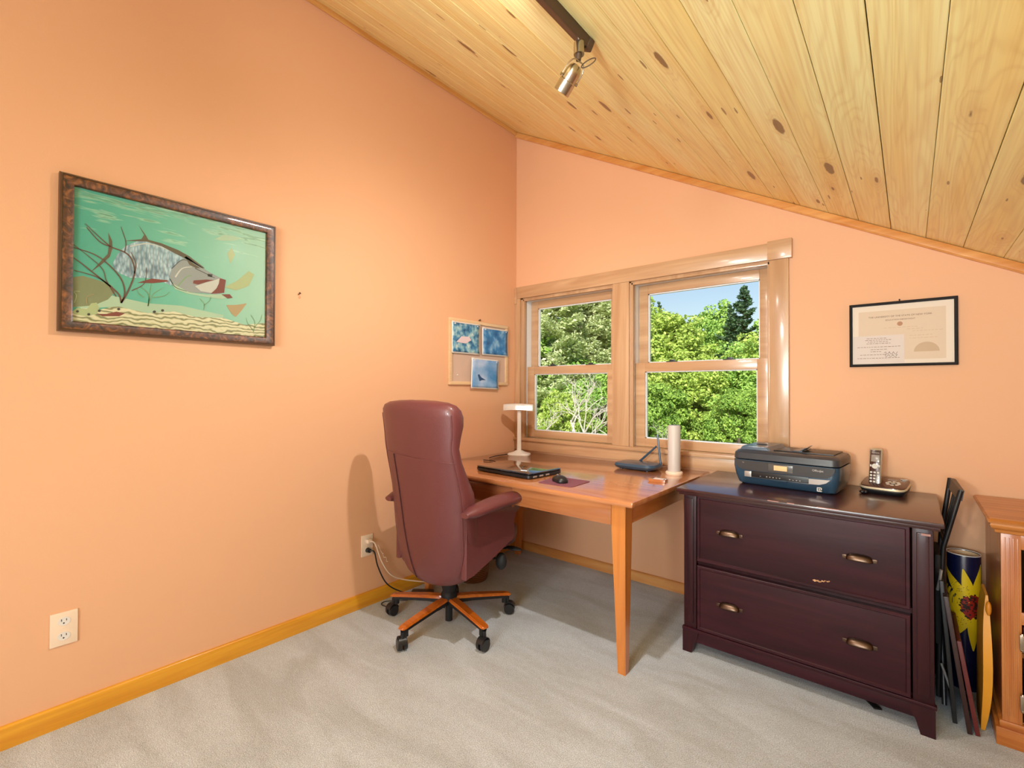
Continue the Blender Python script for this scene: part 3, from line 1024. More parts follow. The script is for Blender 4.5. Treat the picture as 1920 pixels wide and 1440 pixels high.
q.loft([rectf(-.001, hw, hh), rectf(-.018, hw, hh), rectf(-.020, hw - .003, hh - .003), rectf(-.018, hw - .011, hh - .011), rectf(-.010, hw - .012, hh - .012)], (False, False))
q.build('frame', plain('black_frame', (0.008, .006, .006), .6, spec=.2), t)
MB().b2((-hw + .012, -.0150, -hh + .012), (hw - .012, -.0143, hh - .012)).build('glass', MT['picglass'], t)
MB().b2((-.155, -.0104, -.118), (.152, -.0101, .110)).build('inner_sheet', plain('certificate_inner', srgb(214, 194, 172), .7), t)
MB().b2((-.176, -.0112, -.134), (.012, -.0106, -.004), .0).build('overlapping_card', MT['paper2'], t)
text('heading', 'THE UNIVERSITY OF THE STATE OF NEW YORK', .0105, MT['ink'], t, (-.005, -.0106, .078), (PI / 2, 0, 0))
text('heading', 'EDUCATION DEPARTMENT', .0085, MT['ink'], t, (-.002, -.0106, .062), (PI / 2, 0, 0))
q = MB()
random.seed(5)
for zz, a, b_ in ((.028, -.06, .05), (.018, .02, .08), (.008, .04, .13), (-.012, .03, .1), (-.024, .03, .12)):
    xx = a
    while xx < b_:
        l_ = random.uniform(.006, .014)
        q.b2((xx, -.0107, zz), (xx + l_, -.0104, zz + .0014))
        xx += l_ + .004
q.build('script_line', MT['inkfaint'], t)
q = MB()
for zz, a, b_ in ((-.018, -.125, -.055), (-.026, -.130, -.04), (-.034, -.120, -.05), (-.042, -.125, -.04), (-.058, -.16, -.01), (-.070, -.11, -.06), (-.080, -.11, -.07), (-.094, -.15, -.05), (-.110, -.16, -.01)):
    xx = a
    while xx < b_:
        l_ = random.uniform(.005, .012)
        q.b2((xx, -.0117, zz), (xx + l_, -.0113, zz + .0018))
        xx += l_ + .003
q.build('card_print', MT['ink'], t)
q = MB()
q.prism([(.088 + .043 * math.cos(a), -.085 + .042 * math.sin(a)) for a in [i * PI / 20 for i in range(21)]], 'y', -.0104, -.0113)
q.build('seal', plain('grey_seal', srgb(190, 164, 134), .6, vary=.2), t)
q = MB()
q.lathe([(.001, 0), (.010, .0), (.010, .0005)], n=20)
bmesh.ops.transform(q.bm, matrix=Matrix.Translation((-.003, -.0106, .045)) @ Matrix.Rotation(PI / 2, 4, 'X'), verts=q.bm.verts)
q.build('crest', plain('brown_crest', srgb(178, 134, 104), .7), t)
q = MB()
for k_ in range(2):
    pts = [(-.06 + .0045 * i + .002 * math.sin(i * 2.1 + k_), -.0118, -.086 - .013 * k_ + .005 * math.sin(i * 1.9 + k_) * (1 if i % 3 else 1.6)) for i in range(12)]
    q.tube(smooth_path(pts, 4), .0006, 5)
q.build('signature', MT['inkblack'], t)
MB().cyl((-.004, -.001, hh + .003), (-.004, -.012, hh + .006), .002, n=10).ellipsoid((-.004, -.012, hh + .006), (.006, .004, .008)).build('hanging_nail', MT['blackm'], t)

# ================================================================== TRACK LIGHT
tr = thing('track_light', (1.51, -1.47, ZC(1.51)), 'dark bronze track with a brushed nickel spotlight on the pine ceiling', 'light')
rt = Matrix.Rotation(slope, 4, 'Y')
q = MB()
q.box((0, -1.5, -.016), (.034, 3.0, .030), .004)
q.box((0, 0.010, -.018), (.038, .03, .036), .006)
bmesh.ops.transform(q.bm, matrix=rt, verts=q.bm.verts)
q.build('track', MT['bronze'], tr)
P0 = Vector((1.497, -1.500, 2.290))     # connector top
org = Vector(tr.location)


def rel(v):
    return Vector(v) - org


ax = Vector((-0.71, 0.04, -0.68)).normalized()
head = MB()
head.cyl(rel(P0 + Vector((0, 0, .022))), rel(P0 + Vector((0, 0, -.016))), .017)
hd = head.build('connector', MT['nickel'], tr)
MB().cyl(rel(P0 + Vector((0, 0, -.014))), rel(P0 + Vector((-.002, 0, -.034))), .010, .008).build('swivel', MT['bronze'], tr)
q = MB()
c0 = Vector((1.490, -1.500, 2.243))
side = Vector((0.62, 0.78, 0)).normalized()
side = (side - ax * side.dot(ax)).normalized()
third = ax.cross(side)
prof = [(.004, -.002), (.014, 0.0), (.021, .008), (.0245, .018), (.0255, .030), (.0255, .050), (.0275, .052), (.0275, .088), (.0250, .089), (.0245, .060)]
q.loft([[rel(c0 + ax * z_ + (side * math.cos(2 * PI * k_ / 32) + third * math.sin(2 * PI * k_ / 32)) * r0) for k_ in range(32)] for r0, z_ in prof], (True, False))
shade = q.build('spot_can', MT['nickel'], tr, sharp=30)
q = MB()
q.loft([[rel(c0 + ax * .062 + (side * math.cos(2 * PI * k_ / 24) + third * math.sin(2 * PI * k_ / 24)) * r0) for k_ in range(24)] for r0 in (.0245, .001)], (False, False))
q.build('bulb_face', MT['hot'], shade)
q = MB()
for s_ in (-1, 1):
    q.tube(smooth_path([rel(c0 - ax * .012), rel(c0 - ax * .010 + side * s_ * .018), rel(c0 + ax * .010 + side * s_ * .029), rel(c0 + ax * .045 + side * s_ * .031)]), .0022, 8)
    q.cyl(rel(c0 + ax * .045 + side * s_ * .027), rel(c0 + ax * .045 + side * s_ * .034), .005, n=12)
q.build('yoke', MT['nickel'], tr)
q = MB()
lc = Vector((1.532, -1.500, 2.232))
q.tube([rel(lc + Vector((math.cos(a) * .026, .006 * math.sin(a), math.sin(a) * .014))) for a in [i * PI / 12 for i in range(25)]], .0018, 8)
q.build('cord_loop', MT['bronze'], tr)


def spot_head(loc, target):
    """unseen heads on the same track, behind the picture's top edge"""
    a_ = (Vector(target) - Vector(loc)).normalized()
    u_ = a_.orthogonal().normalized()
    v_ = a_.cross(u_)
    st = Vector(loc) - a_ * .11
    qq = MB()
    qq.loft([[rel(st + a_ * z_ + (u_ * math.cos(2 * PI * k_ / 24) + v_ * math.sin(2 * PI * k_ / 24)) * r0) for k_ in range(24)] for r0, z_ in prof], (True, False))
    qq.build('spot_can', MT['nickel'], tr, sharp=30)
    tp = Vector((1.51, loc[1], ZC(1.51) - .03))
    MB().cyl(rel(tp), rel(tp - Vector((0, 0, .03))), .012).tube([rel(tp - Vector((0, 0, .03))), rel(st)], .004, 8).build('connector', MT['nickel'], tr)


spot_head((1.45, -1.97, 2.24), (1.08, -1.68, 2.58))
spot_head((1.50, -3.20, 2.14), (2.1, 0.0, 1.2))  # housing added round the unseen fill spot for the window wall

# ================================================================== DESK
DT = 0.735
dk = thing('desk', (0.0, 0.0, 0.0), 'honey cherry wood writing desk with tapered legs under the window', 'desk')
q = MB()
q.b2((0.020, -0.997, DT - .024), (1.440, -0.022, DT), .008)
q.build('desktop', MT['deskx'], dk)
q = MB()
q.b2((0.83, -0.963, 0.618), (1.325, -0.938, DT - .024), .001)
q.b2((0.06, -0.963, 0.700), (0.83, -0.938, DT - .024), .001)
q.b2((0.06, -0.955, 0.605), (0.12, -0.938, 0.700), .001)
q.build('front_apron', MT['deskx'], dk)
q = MB()
q.b2((0.125, -0.960, 0.603), (0.770, -0.940, 0.698), .003)
q.build('drawer', wood('desk_drawer_wood', srgb(150, 84, 52), srgb(186, 114, 76), 'X', rough=.3, coat=.5), dk)
q = MB()
q.b2((0.772, -0.9625, 0.618), (0.832, -0.940, 0.712), .001)
q.build('front_apron', MT['deskx'], dk)
MB().b2((1.368, -0.90, 0.622), (1.388, -0.12, DT - .024), .001).build('side_apron', MT['desky'], dk)
MB().b2((0.050, -0.90, 0.622), (0.070, -0.12, DT - .024), .001).build('side_apron', MT['desky'], dk)
MB().b2((0.12, -0.085, 0.622), (1.32, -0.065, DT - .024), .001).build('back_apron', MT['deskx'], dk)


def dleg(x_, y_, sx, sy):
    """square leg tapering on its two inner faces; (x_, y_) is the outer corner"""
    q = MB()
    rings = []
    for z_, w_ in ((0.0, .034), (.006, .036), (.60, .066), (DT - .024, .066)):
        xs = sorted((x_, x_ + sx * w_)); ys = sorted((y_, y_ + sy * w_))
        rings.append([(xs[0], ys[0], z_), (xs[1], ys[0], z_), (xs[1], ys[1], z_), (xs[0], ys[1], z_)])
    q.loft(rings)
    bmesh.ops.bevel(q.bm, geom=[e for e in q.bm.edges if abs(e.verts[0].co.z - e.verts[1].co.z) > .01], offset=.003, segments=2, affect='EDGES')
    q.build('leg', MT['deskz'], dk)


dleg(1.391, -0.962, -1, 1)
dleg(0.095, -0.962, 1, 1)
dleg(1.391, -0.062, -1, -1)
dleg(0.095, -0.090, 1, -1)

# ================================================================== FILE CABINET
cb = thing('filing_cabinet', (1.935, -0.33, 0.0), 'dark cherry two-drawer lateral filing cabinet right of the desk', 'cabinet')
cx_, cy_ = 1.935, -0.33


def L3(x_, y_, z_):
    return (x_ - cx_, y_ - cy_, z_)


def bb(q, a, b_, bev=0.0):
    return q.b2(L3(*a), L3(*b_), bev)


CT = 0.748
q = MB()
bb(q, (1.482, -0.640, CT - .017), (2.395, -0.030, CT), .004)
bb(q, (1.492, -0.628, CT - .030), (2.385, -0.030, CT - .015), .004)
q.build('cabinet_top', MT['cherrytop'], cb)
q = MB()
bb(q, (1.512, -0.560, .10), (1.530, -0.045, CT - .03))
bb(q, (2.342, -0.560, .10), (2.360, -0.045, CT - .03))
bb(q, (1.512, -0.060, .10), (2.360, -0.045, CT - .03))
bb(q, (1.530, -0.560, .10), (2.342, -0.060, .115))
bb(q, (1.530, -0.575, .722), (2.342, -0.060, .7175))
bb(q, (1.560, -0.575, .402), (2.310, -0.555, .421))
q.build('carcass', MT['cherryz'], cb)
for a_, b_ in ((1.504, 1.560), (2.310, 2.368)):
    q = MB()
    bb(q, (a_, -0.598, .10), (b_, -0.545, CT - .03), .003)
    post = q.build('corner_post', MT['cherryz'], cb)
    q = MB()
    bb(q, (a_ + .012, -0.604, .135), (b_ - .012, -0.596, .700), .003)
    q.build('post_panel', MT['cherryz'], post)
q = MB()
bb(q, (1.498, -0.606, .098), (2.374, -0.585, .112), .003)
bb(q, (1.54, -0.600, .052), (2.33, -0.580, .100), .001)
bb(q, (1.502, -0.59, .052), (1.52, -0.05, .100), .001)
bb(q, (2.352, -0.59, .052), (2.370, -0.05, .100), .001)
q.build('plinth', MT['cherryx'], cb)
for x_, sx in ((1.500, 1), (2.370, -1)):
    for y_, sy in ((-0.604, 1), (-0.04, -1)):
        q = MB()
        rings = []
        for z_, w_ in ((0.0, .040), (.045, .052), (.075, .066), (.100, .070)):
            xs = sorted((x_, x_ + sx * w_)); ys = sorted((y_, y_ + sy * w_))
            rings.append([L3(xs[0], ys[0], z_), L3(xs[1], ys[0], z_), L3(xs[1], ys[1], z_), L3(xs[0], ys[1], z_)])
        q.loft(rings)
        q.build('foot', MT['cherryz'], cb)


def cup_pull(parent, x_, z_, i):
    q = MB()
    hw_, hd, hh_ = .041, .024, .024
    n, m_ = 14, 8
    rows = []
    for j in range(m_ + 1):
        v = j / m_ * PI / 2          # 0 at lip (front), pi/2 at the top against the face
        row = []
        for i_ in range(n + 1):
            u = -PI / 2 + PI * i_ / n
            sx_ = math.copysign(abs(math.sin(u)) ** .8, math.sin(u))
            e = abs(math.cos(u)) ** .55
            row.append((x_ - cx_ + hw_ * sx_, -0.605 - cy_ - hd * e * math.cos(v), z_ - .010 + hh_ * e * math.sin(v)))
        rows.append(row)
    q.loft(rows, (False, False), closed=False)
    for s_ in (-1, 1):
        q.box((x_ - cx_ + s_ * .046, -0.6065 - cy_, z_ - .004), (.014, .003, .014), .001)
        q.cyl((x_ - cx_ + s_ * .047, -0.6065 - cy_, z_ - .004), (x_ - cx_ + s_ * .047, -0.6105 - cy_, z_ - .004), .003, n=10)
    o = q.build('handle', MT['brass'], parent)
    md = o.modifiers.new('thickness', 'SOLIDIFY'); md.thickness = .0015
    return o


for (z0, z1, hz) in ((0.423, 0.717, 0.574), (0.114, 0.402, 0.259)):
    q = MB()
    x0, x1 = 1.565, 2.305
    yf = -0.603 - cy_

    def rr(ins, y_):
        return [(x0 - cx_ + ins, y_, z0 + ins), (x1 - cx_ - ins, y_, z0 + ins), (x1 - cx_ - ins, y_, z1 - ins), (x0 - cx_ + ins, y_, z1 - ins)]
    q.loft([rr(0, -0.56 - cy_), rr(0, yf), rr(.002, yf - .002), rr(.011, yf - .002), rr(.014, yf + .002), rr(.02, yf + .001)])
    d_ = q.build('drawer', MT['cherryx'], cb, sharp=25)
    cup_pull(d_, 1.704, hz, 0)
    cup_pull(d_, 2.160, hz, 1)
    if z0 > .3:
        q = MB()
        random.seed(11)
        for dx_, dz_, s_ in ((-.022, -.003, .010), (-.014, -.001, .008), (-.008, -.004, .006), (.004, .001, .007), (.012, .004, .005), (.020, .003, .006), (.026, .006, .004), (-.002, -.003, .004)):
            q.flat([(2.040 - cx_ + dx_ + s_ * math.cos(a) * random.uniform(.4, 1), yf + .0008, .455 + dz_ + .6 * s_ * math.sin(a) * random.uniform(.4, 1)) for a in [i_ * PI / 4 for i_ in range(8)]])
        q.build('veneer_chip', plain('bare_wood_chip', srgb(206, 156, 110), .8), d_, smooth=False, recalc=False)
for i_, (xa, xb) in enumerate(((1.86, 1.90), (1.93, 1.955), (2.03, 2.10), (2.335, 2.36))):
    q = MB()
    bb(q, (xa, -0.6395 if i_ < 3 else -.6065, CT - .006 if i_ < 3 else .692), (xb, -0.634 if i_ < 3 else -.604, CT + .0004 if i_ < 3 else .700))
    q.build('worn_edge', MT['worn'], cb)

# black strap under cabinet
s_ = thing('black_strap', (2.18, -.50, 0.0), 'flat black strap poking out from under the filing cabinet', 'strap')
q = MB()
q.loft([[(a - 2.18, b_ + .5, z_) for a, b_, z_ in row] for row in (((2.10, -.40, .001), (2.115, -.395, .001), (2.115, -.395, .006), (2.10, -.40, .006)),
        ((2.20, -.545, .001), (2.222, -.535, .001), (2.222, -.535, .006), (2.20, -.545, .006)))])
q.build('strap_band', MT['blackm'], s_)

# ================================================================== CHAIR
az = R(92)
ch = thing('office_chair', (0.493, -1.13, 0.0), 'high-backed burgundy leather swivel chair on wooden star base', 'chair', az - PI / 2)
# local frame: +x right of sitter, +y forward
SX = 0.033
LE = MT['leather']


def srect(cx0, cy0, a, b_, z, n=40, e=4.0, bow=0.0, tilt=0.0):
    pts = []
    for k_ in range(n):
        th = 2 * PI * k_ / n
        cth, sth = math.cos(th), math.sin(th)
        x_ = math.copysign(abs(cth) ** (2 / e), cth) * a
        y_ = math.copysign(abs(sth) ** (2 / e), sth) * b_
        y_ += bow * (x_ / a) ** 2
        pts.append((cx0 + x_, cy0 + y_, z + tilt * y_))
    return pts


# z, half width, rear y, front y
bk = [(0.262, .060, -.170, -.110), (0.275, .130, -.190, -.100), (0.30, .185, -.200, -.085), (0.345, .222, -.210, -.080), (0.42, .243, -.222, -.080),
      (0.52, .250, -.234, -.080), (0.62, .252, -.244, -.085), (0.72, .250, -.256, -.110), (0.80, .246, -.268, -.160), (0.87, .244, -.280, -.200), (0.93, .243, -.290, -.218),
      (0.98, .246, -.297, -.205), (1.03, .252, -.303, -.190), (1.07, .255, -.308, -.192), (1.10, .250, -.312, -.205), (1.122, .232, -.310, -.222), (1.136, .190, -.305, -.238),
      (1.143, .120, -.298, -.250), (1.146, .04, -.290, -.26)]
q = MB()
q.loft([srect(SX, (yr + yf) / 2, a_, (yf - yr) / 2, z_, e=3.6, bow=.030) for z_, a_, yr, yf in bk])
back = q.build('backrest', LE, ch, sharp=70)


def rear(x_, z_):
    """rear surface of the backrest at x,z"""
    zs = [b_[0] for b_ in bk]
    a_ = float(np.interp(z_, zs, [b_[1] for b_ in bk])); yr = float(np.interp(z_, zs, [b_[2] for b_ in bk])); yf = float(np.interp(z_, zs, [b_[3] for b_ in bk]))
    u = min(.999, abs(x_) / a_)
    h = (yf - yr) / 2
    return (yr + yf) / 2 - h * (1 - u ** 3.6) ** (1 / 3.6) + .030 * u * u


def seam(pts, r, mat, name='seam'):
    P = smooth_path([(a, 0, b_) for a, b_ in pts], 8)
    MB().tube([(SX + p.x, rear(p.x, p.z) - r * .2, p.z) for p in P], r, 8).build(name, mat, back)


seam([(-.140, .885), (-.132, .75), (-.115, .55), (-.090, .40), (-.060, .285)], .0035, MT['leatherdk'])
seam([(-.240, .895), (-.15, .890), (0, .880), (.15, .873), (.236, .868)], .0022, LE)
seam([(.240, 1.08), (.236, 1.0), (.228, .93), (.232, .85), (.238, .70), (.236, .55), (.226, .42), (.19, .325)], .0032, LE, 'piping')
seam([(-.240, 1.08), (-.236, 1.0), (-.229, .93), (-.232, .85), (-.238, .70), (-.236, .55), (-.226, .42), (-.19, .325)], .0032, LE, 'piping')
# front cushions of the backrest
q = MB()
q.loft([srect(SX, -.18 + .02 * math.cos((z_ - .5) * 5), a_, .05, z_, e=3) for z_, a_ in ((.44, .16), (.48, .20), (.6, .215), (.75, .21), (.86, .20), (.89, .15))])
q.build('lumbar_cushion', LE, ch, sharp=70)
# seat
q = MB()
q.loft([srect(SX, .085, .19, .205, .385, e=3.5), srect(SX, .085, .215, .245, .40, e=3.5), srect(SX, .085, .216, .260, .43, e=3.5), srect(SX, .085, .216, .257, .465, e=3.5),
        srect(SX, .085, .205, .24, .492, e=3.5), srect(SX, .085, .16, .17, .502, e=3.0)])
q.build('seat', plain('seat_leather', srgb(92, 42, 42), .5, coat=.2, bump=.3, bscale=400), ch, sharp=70)
for s_ in (-1, 1):
    # padded arm: side panel from seat to arm rest
    xo = SX + s_ * .233
    q = MB()
    pts = [(-.170, .335), (-.120, .340), (.02, .385), (.14, .430), (.175, .440), (.190, .470), (.185, .53), (.200, .570), (.235, .590), (.235, .615), (-.170, .628)]
    rings = []
    for dx_, ins in ((-.020, .006), (-.014, 0), (.009, 0), (.014, .006)):
        cen = Vector((0.0, .5))
        rings.append([(xo + dx_ * s_, p[0] + (cen.x - p[0]) * ins * 3, p[1] + (cen.y - p[1]) * ins * 3) for p in pts])
    q.loft(rings)
    arm = q.build('armrest', LE, ch, sharp=50)
    q = MB()
    rings = []
    for i_ in range(13):
        u = i_ / 12
        y_ = -.205 + u * .475
        wv_ = .040 + .012 * math.sin(u * PI) - (.016 if i_ in (0, 12) else 0) - (.006 if i_ in (1, 11) else 0)
        hv = .024 + .008 * math.sin(u * PI) - (.012 if i_ in (0, 12) else 0)
        zc_ = .632 + .026 * math.sin(u * PI * .62 + .2) - (.03 * max(0, u - .8) / .2)
        rings.append([(xo + s_ * .034 + wv_ * math.cos(a), y_, zc_ + hv * math.sin(a)) for a in [k_ * PI / 10 for k_ in range(20)]])
    q.loft(rings)
    q.build('arm_pad', LE, arm, sharp=60)
# mechanism
q = MB()
q.box((0.01, .02, .365), (.20, .26, .022), .004)
q.box((0, -.02, .335), (.09, .16, .05), .012)
q.build('seat_mechanism', MT['blackm'], ch)
q = MB()
q.tube([(.10, .05, .352), (.20, .09, .352), (.225, .10, .350)], .006, 10)
q.ellipsoid((.250, .115, .338), (.060, .052, .085))
q.build('tension_knob', MT['blackm'], ch)
q = MB()
q.tube([(.05, .14, .362), (.20, .22, .365)], .006, 10)
q.ellipsoid((.235, .235, .368), (.10, .05, .014))
q.build('height_lever', MT['blackm'], ch)
q = MB()
q.lathe([(.030, .30), (.036, .295), (.037, .27), (.037, .185), (.033, .165), (.036, .160), (.042, .150), (.040, .122)], n=32)
q.build('column_cover', MT['blackm'], ch)
MB().cyl((0, 0, .015), (0, 0, .14), .018).cyl((0, 0, .0152), (0, 0, .055), .016).build('gas_lift', MT['blackm'], ch)
for k_ in range(5):
    A = R(-84 + 72 * k_) - (az - PI / 2)
    d_ = Vector((math.cos(A), math.sin(A), 0))
    s2 = Vector((-math.sin(A), math.cos(A), 0))

    def lr(rad, z_, w_, h_):
        c_ = d_ * rad + Vector((0, 0, z_))
        return [c_ + s2 * w_ + Vector((0, 0, 0)), c_ + s2 * w_ * .8 + Vector((0, 0, h_)), c_ - s2 * w_ * .8 + Vector((0, 0, h_)), c_ - s2 * w_]
    q = MB()
    q.loft([lr(.02, .105, .020, .020), lr(.12, .104, .019, .016), lr(.26, .092, .016, .014), lr(.318, .086, .014, .012)])
    q.cyl(d_ * .30 + Vector((0, 0, .062)), d_ * .30 + Vector((0, 0, .095)), .014, n=16)
    leg = q.build('leg', MT['blackm'], ch)
    q = MB()
    q.loft([lr(.025, .126, .022, .012), lr(.05, .125, .026, .014), lr(.12, .121, .026, .014), lr(.26, .107, .023, .013), lr(.318, .100, .022, .012), lr(.333, .100, .015, .007)])
    bmesh.ops.bevel(q.bm, geom=list(q.bm.edges), offset=.003, segments=2, affect='EDGES')
    q.build('wood_cap', MT['baseWood'], leg, sharp=50)
    cc_ = d_ * .318
    turn = A + R(60 + 47 * k_)
    td = Vector((math.cos(turn), math.sin(turn), 0))
    ts = Vector((-math.sin(turn), math.cos(turn), 0))
    cc_ = d_ * .318 - td * .010
    q = MB()
    for s_ in (-1, 1):
        q.cyl(cc_ + ts * s_ * .006 + Vector((0, 0, .0285)), cc_ + ts * s_ * .022 + Vector((0, 0, .0285)), .0285, .026, 24)
    # hood over the wheels
    hood = []
    for i_ in range(9):
        a = R(20 + 150 * i_ / 8)
        cpt = cc_ + td * (-math.cos(a) * .031) + Vector((0, 0, .030 + math.sin(a) * .031))
        hood.append([cpt - ts * .018, cpt + ts * .018, cpt + ts * .018 + Vector((0, 0, .003)), cpt - ts * .018 + Vector((0, 0, .003))])
    q.loft(hood)
    q.cyl(d_ * .318 + Vector((0, 0, .05)), d_ * .318 + Vector((0, 0, .088)), .009, n=12)
    q.build('caster', MT['black'], leg)

# ================================================================== THINGS ON THE DESK
# lamp
lm = thing('desk_lamp', (0.20, -0.205, DT), 'white upright desk lamp with lit tube beside the left window', 'lamp', R(22))
q = MB()
q.loft([srect(0, 0, .078, .056, 0.0, e=3.5), srect(0, 0, .080, .058, .006, e=3.5), srect(0, 0, .076, .054, .014, e=3.5), srect(0, .0, .040, .030, .024, e=3), srect(0, .0, .022, .018, .034, e=3)])
q.build('lamp_base', MT['white'], lm)
q = MB()
q.loft([srect(0, 0, .016, .010, .03, e=3), srect(0, 0, .015, .010, .08, e=3), srect(0, 0, .014, .010, .22, e=3), srect(0, 0, .015, .009, .315, e=3)])
q.build('stem', MT['white'], lm)
q = MB()
rings = []
for i_ in range(13):
    u = -1 + 2 * i_ / 12
    w_ = .034 * (1 - abs(u) ** 6 * .45)
    x_ = -.005 + u * .108
    zz = .340 - .006 * u * u
    rings.append([(x_, -w_, zz - .022), (x_, -w_ * .95, zz + .010), (x_, -w_ * .5, zz + .022), (x_, w_ * .5, zz + .022), (x_, w_ * .95, zz + .008), (x_, w_, zz - .018), (x_, w_ * .8, zz - .020), (x_, -w_ * .8, zz - .024)])
q.loft(rings)
hd = q.build('lamp_head', MT['white'], lm, sharp=50)
q = MB()
q.box((.040, -.0345, .334), (.108, .006, .024), .003)
q.build('lit_tube', MT['tube'], hd)
q = MB()
q.tube(smooth_path([(-.07, .0, .006), (-.10, -.05, .004), (-.13, -.12, .004), (-.14, -.22, .004)]), .003, 8)
q.build('power_cord', MT['blackm'], lm)

# laptop
lp = thing('laptop', (0.625, -0.735, DT), 'closed glossy black laptop on the left of the desk', 'laptop', R(-4))
q = MB()
q.loft([srect(0, 0, .205, .135, .003, e=12), srect(0, 0, .209, .139, .006, e=12), srect(0, 0, .209, .139, .019, e=12), srect(0, 0, .206, .136, .021, e=12)])
for sx_ in (-1, 1):
    for sy_ in (-1, 1):
        q.cyl((sx_ * .17, sy_ * .11, 0), (sx_ * .17, sy_ * .11, .004), .008, n=12)
q.build('laptop_base', MT['black'], lp)
q = MB()
q.loft([srect(0, 0, .206, .136, .0225, e=12), srect(0, 0, .209, .139, .025, e=12), srect(0, 0, .209, .139, .029, e=12), srect(0, 0, .203, .133, .0315, e=12)])
q.build('laptop_lid', plain('glossy_black_lid', (0.012, 0.013, 0.016), .06, coat=1.0), lp)
q = MB()
for i_ in range(3):
    q.b2((.2085, -.11 + i_ * .05, .008), (.2097, -.08 + i_ * .05, .016))
q.build('side_port', MT['silver'], lp)
q = MB()
q.tube(smooth_path([(-.19, .10, .010), (-.24, .13, .006), (-.30, .12, .004), (-.36, .16, .004), (-.45, .15, .004)]), .0028, 8)
q.build('power_cord', MT['blackm'], lp)

# mouse pad, mouse
mp_ = thing('mouse_pad', (0.987, -0.815, DT), 'thin plum mouse pad near the desk front edge', 'mouse pad', R(2))
MB().loft([srect(0, 0, .097, .095, 0.0005, e=14), srect(0, 0, .097, .095, .003, e=14)]).build('pad_sheet', plain('plum_fabric', srgb(128, 74, 88), .8), mp_)
ms = thing('computer_mouse', (0.975, -0.835, DT + .003), 'black computer mouse on the plum mouse pad', 'mouse', R(60))
q = MB()
rings = []
for z_, sc_ in ((0.0, .94), (.006, 1.0), (.014, .98), (.022, .86), (.029, .62), (.033, .28)):
    rings.append([(x_ * sc_ * (1 - .10 * math.cos(4 * k_ * PI / 15)), y_ * sc_ - .004 * (1 - sc_), z_) for k_, (x_, y_, _) in enumerate(srect(0, 0, .031, .050, 0, n=30, e=2.5))])
q.loft(rings)
q.build('mouse_shell', MT['black'], ms, sharp=60)
MB().cyl((-.003, .028, .0275), (.003, .028, .0275), .007, n=16).build('scroll_wheel', MT['silver'], ms)

# router
ro = thing('wifi_router', (1.085, -0.185, DT), 'flat blue-black wireless router with two antennas below the window', 'router', R(-2))
q = MB()
q.loft([srect(0, 0, .110, .075, .004, e=5), srect(0, 0, .122, .085, .012, e=5), srect(0, 0, .126, .090, .022, e=5), srect(0, 0, .120, .082, .034, e=5), srect(0, 0, .108, .070, .037, e=4)])
for sx_ in (-1, 1):
    for sy_ in (-1, 1):
        q.cyl((sx_ * .08, sy_ * .05, 0), (sx_ * .08, sy_ * .05, .006), .008, n=12)
q.build('router_body', MT['slate'], ro)
q = MB().box((0, -.078, .020), (.20, .02, .004), .001)
q.build('trim_line', MT['charcoal'], ro)
for a_, b_ in (((.118, .045, .022), (.098, .045, .205)), ((-.040, .082, .024), (.075, .082, .130))):
    a_, b_ = Vector(a_), Vector(b_)
    q = MB().cyl(a_, a_ + (b_ - a_) * .12, .007, n=12)
    q.tube([a_ + (b_ - a_) * .12, a_ + (b_ - a_) * .3, b_], [.0065, .0065, .0055], 8)
    q.build('antenna', MT['slate'], ro)

# cylinder speaker / tower router
cy = thing('tower_router', (1.318, -0.235, DT), 'pale grey cylindrical tower beside the router', 'tower')
MB().lathe([(.044, 0), (.046, .004), (.045, .014), (.040, .018)], n=40).build('tower_base', MT['ivory'], cy)
MB().lathe([(.0335, .016), (.0335, .262), (.030, .268), (.010, .268)], n=40).build('tower_body', plain('tower_plastic', srgb(196, 186, 180), .45), cy)
MB().lathe([(.030, .2682), (.028, .2695), (.002, .2695)], n=40).build('tower_lid', MT['silver'], cy)

bx_ = thing('small_box', (1.338, -0.497, DT), 'small flat wooden box at the right end of the desk', 'box', R(4))
MB().box((0, 0, .008), (.085, .050, .016), .002).build('box_body', MT['deskx'], bx_)
MB().box((.005, .0, .0168), (.05, .03, .0022), .0006).build('box_label', MT['paper2'], bx_)
MB().cyl((.034, .012, .0165), (.034, .012, .0185), .005, n=16).build('button', MT['silver'], bx_)

# ================================================================== PRINTER
pr = thing('printer', (1.875, -0.225, CT), 'dark blue-black all-in-one printer with small touch screen on cabinet', 'printer', R(-5))
pw, pd = .205, .135


def prect(a, yb, yf, z_, rad=.03, n=6):
    pts = []
    for cx0, cy0, a0 in ((a - rad, yb - rad, 0), (-a + rad, yb - rad, 90), (-a + rad, yf + rad, 180), (a - rad, yf + rad, 270)):
        for i_ in range(n + 1):
            an = R(a0 + 90 * i_ / n)
            pts.append((cx0 + rad * math.cos(an), cy0 + rad * math.sin(an), z_))
    return pts


